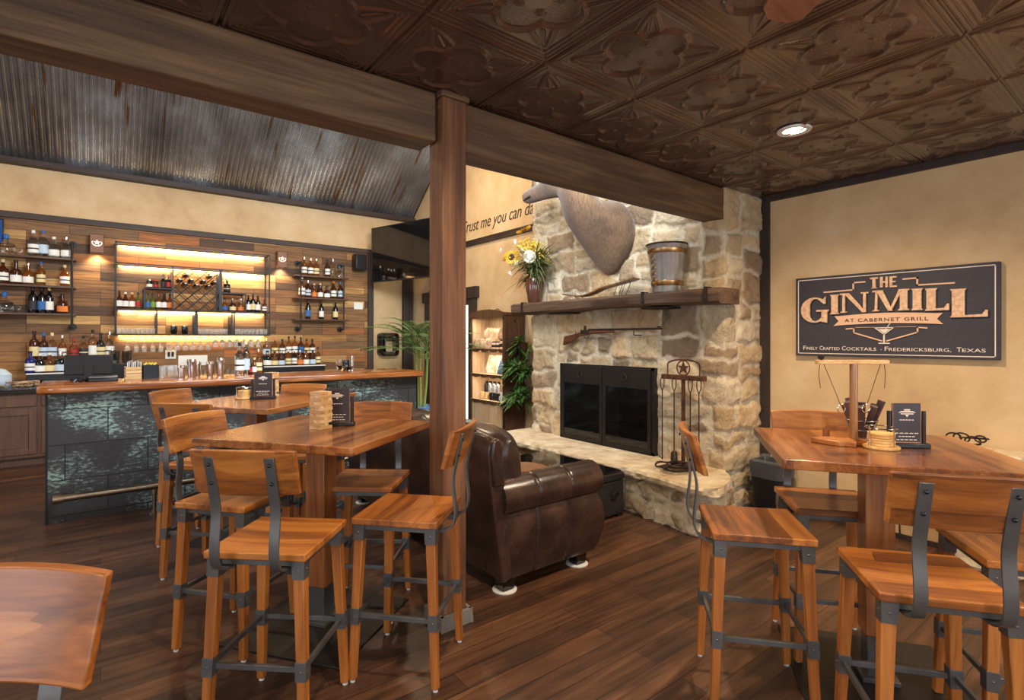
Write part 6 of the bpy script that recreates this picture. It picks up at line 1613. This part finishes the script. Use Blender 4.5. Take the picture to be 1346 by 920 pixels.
for s, e in ((-.15,1),(.135,-1)):
    p = cd*s; sg_.tube([tuple(p+Vector((0,0,.36))), tuple(p-cd*.006*e+Vector((0,0,.31))), tuple(p+cd*.002+Vector((0,0,.245)))], .0014, 4)
    sg_.tube([tuple(p+cd*.012*e+Vector((0,0,.365))), tuple(cd*(.060*(-1 if s < 0 else 1))+Vector((0,0,.175)))], .0014, 4)
sg_.sphere(tuple(-cd*.145+Vector((0,0,.385))), .014, 6, 5); 
obj('strings', sg_, M['string'], gm_)
ringm = MB()
for s in (-1,1):
    c = cd*.055*s+Vector((0,0,.155)); ringm.tube([tuple(c+cd*.018*math.cos(a)+Vector((0,0,.018*math.sin(a)))) for a in [2*PI*i/18 for i in range(18)]], .0018, 5, closed=True)
obj('rings', ringm, M['chrome'], gm_)
o = obj('wooden_cup', MB().lathe([(0,0),(.013,0),(.015,.05),(.012,.05),(.010,.008),(0,.008)], n=14, cap=False), M['postw']); o.location = (2.655,1.06,ZT); tag(o, 'small brown wooden cup beside the game base on the table under the sign', 'cup')
bs = thing('wire_basket', 'wire basket behind the game post on the table under the sign', 'basket', (2.80,.965,ZT))
w = MB()
for z, r_ in ((.003,.04),(.045,.052),(.09,.065)): w.tube([(r_*math.cos(a),r_*math.sin(a),z) for a in [2*PI*i/24 for i in range(24)]], .002, 5, closed=True)
for i in range(12): a = 2*PI*i/12; w.tube([(.04*math.cos(a),.04*math.sin(a),.003),(.052*math.cos(a),.052*math.sin(a),.045),(.065*math.cos(a),.065*math.sin(a),.09)], .0015, 4)
w.cyl((0,0,.001),(0,0,.004),.040,n=20); obj('wire', w, M['galv'], bs)
rn = random.Random(8)
for i in range(8):
    a = 2*PI*i/8+.3; ti = .35 if i else 0; d = Vector((math.cos(a)*ti, math.sin(a)*ti, 1)).normalized(); b0 = Vector((2.80+.018*math.cos(a),.965+.018*math.sin(a),ZT+.012))
    r_ = MB(); r_.tube([b0, b0+d*.08, b0+d*(.150+rn.uniform(0,.03))], [.012,.0145,.016], 8)
    o = obj('cutlery_roll', r_, M['roll']); origin(o, tuple(b0)); tag(o, 'brown rolled napkin bundle standing in the wire basket behind the game post', 'napkin roll', 'napkin rolls in the basket')
# stone ledge and wrought iron piece by the right wall
ld = thing('stone_pedestal', 'rough stone block pedestal against the plaster wall at the right', 'pedestal', (4.50,.83,0))
sb = MB()
for k, (z0, z1, dx, dy) in enumerate(((0,.19,.02,.0),(.19,.36,-.02,.03),(.36,.50,.03,-.02),(.50,.66,.0,.02),(.66,.755,-.02,.0))):
    secs = []; P_ = [(.27*a/2, .34*b/2) for a, b in [(-1,-1),(-.4,-1.03),(.3,-.97),(1,-1),(1.0,-.3),(1,.4),(1,1),(.3,1.04),(-.5,.97),(-1,1),(-1.06,.3),(-.97,-.4)]]
    for q, (t_, g_) in enumerate(((.0,.90),(.12,1.0),(.5,1.03),(.88,1.0),(1.0,.90))):
        z = z0+(z1-z0)*t_; secs.append(([(4.495+dx+x*g_*(1+.10*mn.noise(Vector((x*9+k*3,y*9,z*14)))), .83+dy+y*g_*(1+.10*mn.noise(Vector((x*7,y*9+k,z*12))))) for x, y in P_], z))
    m0 = len(sb.v); loft(sb, secs); n_ = len(P_); sb.f += [tuple(m0+r for r in range(n_))[::-1], tuple(m0+4*n_+r for r in range(n_))]
obj('stones', sb, M['slab'], ld, world=True, smooth=False)
wi = MB()
for c, r_ in (((4.46,1.0,.83),.028),((4.44,.955,.835),.03),((4.45,.90,.82),.028),((4.44,.86,.84),.02)):
    wi.tube([(c[0],c[1]+r_*1.4*math.cos(a),c[2]-.015+r_*math.sin(a)) for a in [2*PI*i/18 for i in range(18)]], .0055, 5, closed=True)
wi.tube([(4.45,.97,.82),(4.45,.9,.825),(4.45,.82,.83)], .006, 5); wi.tube([(4.46,1.02,.80),(4.44,.93,.775),(4.46,.86,.79)], .006, 5)
o = obj('wrought_iron_scroll', wi, M['iron']); origin(o, (4.45,.92,.765)); tag(o, 'curled wrought iron ornament lying on the stone pedestal by the plaster wall', 'ornament')
cb_ = MB(); cb_.tube([(XW-.012,1.35,.01),(XW-.012,1.36,.3),(XW-.02,1.33,.55),(XW-.012,1.42,.68),(XW-.012,1.60,.72)], .005, 5)
o = obj('wall_cable', cb_, M['string']); origin(o, (XW-.012,1.35,.01)); tag(o, 'thin dark cable running up the plaster wall behind the table under the sign', 'cable')
# ------------------------------------------------------------------ ceiling fan and downlights
fan = thing('ceiling_fan', 'ceiling fan whose brown wooden blade tip shows at the top edge', 'ceiling fan', (1.31,.33,CZ))
obj('motor', MB().lathe([(0,0),(.07,0),(.07,-.03),(.02,-.04),(.02,-.13),(.11,-.15),(.13,-.20),(.13,-.27),(.08,-.30),(0,-.30)], n=24), M['rust'], fan)
for k in range(5):
    a = R(52.3+72*k); q = Matrix.Rotation(a, 3, 'Z')@Matrix.Rotation(R(10), 3, 'X')
    bl_ = MB(); bl_.prism([(.16,-.045),(.50,-.07),(.585,-.065),(.615,-.035),(.612,.03),(.57,.065),(.5,.07),(.16,.045)], -.004, .004); bl_.v = [tuple(q@Vector(v)+Vector((0,0,-.25))) for v in bl_.v]
    o = obj('blade', bl_, M['fanw'], fan, bevel=.002)
    ir = MB(); ir.ribbon([(.09,0,.006),(.20,0,.006)], .03, .005, side=(0,1,0)); ir.v = [tuple(q@Vector(v)+Vector((0,0,-.25))) for v in ir.v]; obj('blade_iron', ir, M['rust'], o)
dls = [(3.285,1.489),(1.0,1.35),(1.0,-.9),(3.285,-.9),(-1.3,1.35),(-1.3,-.9)]  # first downlight is in view; the rest are unseen, added for lighting
for i, (x, y) in enumerate(dls):
    t_ = thing('recessed_downlight', 'round recessed ceiling light glowing in the pressed tin ceiling near the sign' if i == 0 else 'unseen round recessed ceiling light added above the near half of the room', 'ceiling light', (x,y,CZ-.008), 0, None if i == 0 else 'added ceiling lights over the near half')
    obj('trim_ring', MB().lathe([(.062,-.004),(.092,-.004),(.095,.004),(.062,.012)], n=28, cap=False), M['white'], t_)
    obj('lens', MB().lathe([(.0,.002),(.063,.002)], n=28, cap=False), M['lamp'], t_)
# ------------------------------------------------------------------ light
def area(name, loc, rot, sx, sy, e, col, spread=PI, shape='RECTANGLE'):
    l = bpy.data.lights.new(name, 'AREA'); l.shape = shape; l.size = sx; l.size_y = sy; l.energy = e; l.color = col; l.spread = spread
    o = bpy.data.objects.new(name, l); COL.objects.link(o); o.location = loc; o.rotation_euler = rot; return o
def spot(name, loc, e, col, size=R(110), blend=.6, radius=.05, rot=(0,0,0)):
    l = bpy.data.lights.new(name, 'SPOT'); l.energy = e; l.color = col; l.spot_size = size; l.spot_blend = blend; l.shadow_soft_size = radius
    o = bpy.data.objects.new(name, l); COL.objects.link(o); o.location = loc; o.rotation_euler = rot; return o
WARM = (1,.81,.58); COOL = (.80,.89,1)
for i, (x, y) in enumerate(dls): spot('downlight_lamp', (x,y,CZ-.03), (190,150,110,150,60,60)[i], WARM, R(155), .9, .045)  # lamps after the first belong to the added, unseen downlights
# added area lights at four assumed windows; unseen gable light added to brighten the corrugated slope
area('assumed_window_daylight', (XL-.02,-.2,1.55), (0,-PI/2,0), 1.5, 2.8, 70, COOL)
area('assumed_window_daylight', (XL-.02,5.1,1.7), (0,-PI/2,0), 1.8, 3.0, 60, COOL)
area('assumed_window_daylight', (-1.1,YF-.02,1.55), (PI/2,0,0), 2.6, 1.5, 62, COOL)
area('assumed_window_daylight', (2.7,YF-.02,1.55), (PI/2,0,0), 2.2, 1.5, 62, COOL)
area('gable_fill_light', (1.95,2.56,3.55), (R(88),0,0), 2.8, 1.0, 330, (.80,.90,1))
# unseen vault lamps with pendant shades, added to light the bar side
for x in (-1.6,.8,3.2):
    t_ = thing('added_pendant', f'unseen pendant lamp added to the vault, {["left","middle","right"][int((x+1.6)/2.4+.5)]} of three above the bar', 'pendant lamp', (x,6.3,5.9))
    obj('shade', MB().lathe([(.03,0),(.03,-.9),(.06,-.92),(.16,-1.08),(.15,-1.08),(.05,-.94),(.0,-.93)], n=20, cap=False), M['black'], t_)
    spot('vault_fill', (x,6.3,4.78), 150, (1,.76,.48), R(150), .8, .08)
spot('vault_fill', (3.2,6.3,4.70), 70, (1,.74,.44), R(150), .8, .08, (0,R(-30),0))  # extra lamp added without a fixture, angled towards the right wall
# warm strips of the rack, the cabinet lights and the sconces
for z, e in ((2.736,16),(2.460,12),(1.844,12),(1.504,12)):
    area('rack_strip_lamp', ((rx0+rx1)/2, YR1-.03, z-.014), (R(38),0,0), rx1-rx0-.1, .02, e*1.5, (1,.76,.42))
for z in (hz-.045, HS[2]-.04, HS[1]-.04):
    area('cabinet_strip_lamp', (hx0+.06,6.12,z), (0,0,0), .02, .6, 2.6, (1,.86,.66))
for px in (127.5,370.5): spot('sconce_lamp', (on_y(px,8.98), YW-.035-.06, 2.60), 24, (1,.78,.5), R(120), .6, .03)
w_ = bpy.data.worlds.new('world'); w_.use_nodes = True; SC.world = w_
bg = w_.node_tree.nodes['Background']; bg.inputs[0].default_value = (.75,.85,1,1); bg.inputs[1].default_value = .6
# ------------------------------------------------------------------ camera and view
cd_ = bpy.data.cameras.new('camera'); cam = bpy.data.objects.new('camera', cd_); COL.objects.link(cam)
cam.location = (0,0,CAMH); cam.rotation_euler = (PI/2,0,TH-PI/2)
cd_.sensor_width = 36; cd_.lens = FPX/1346*36; cd_.shift_y = -15/1346; cd_.clip_start = .05
SC.camera = cam
SC.view_settings.view_transform = 'Standard'; SC.view_settings.look = 'None'; SC.view_settings.gamma = 1; SC.view_settings.use_curve_mapping = False
SC.view_settings.exposure = 0.0
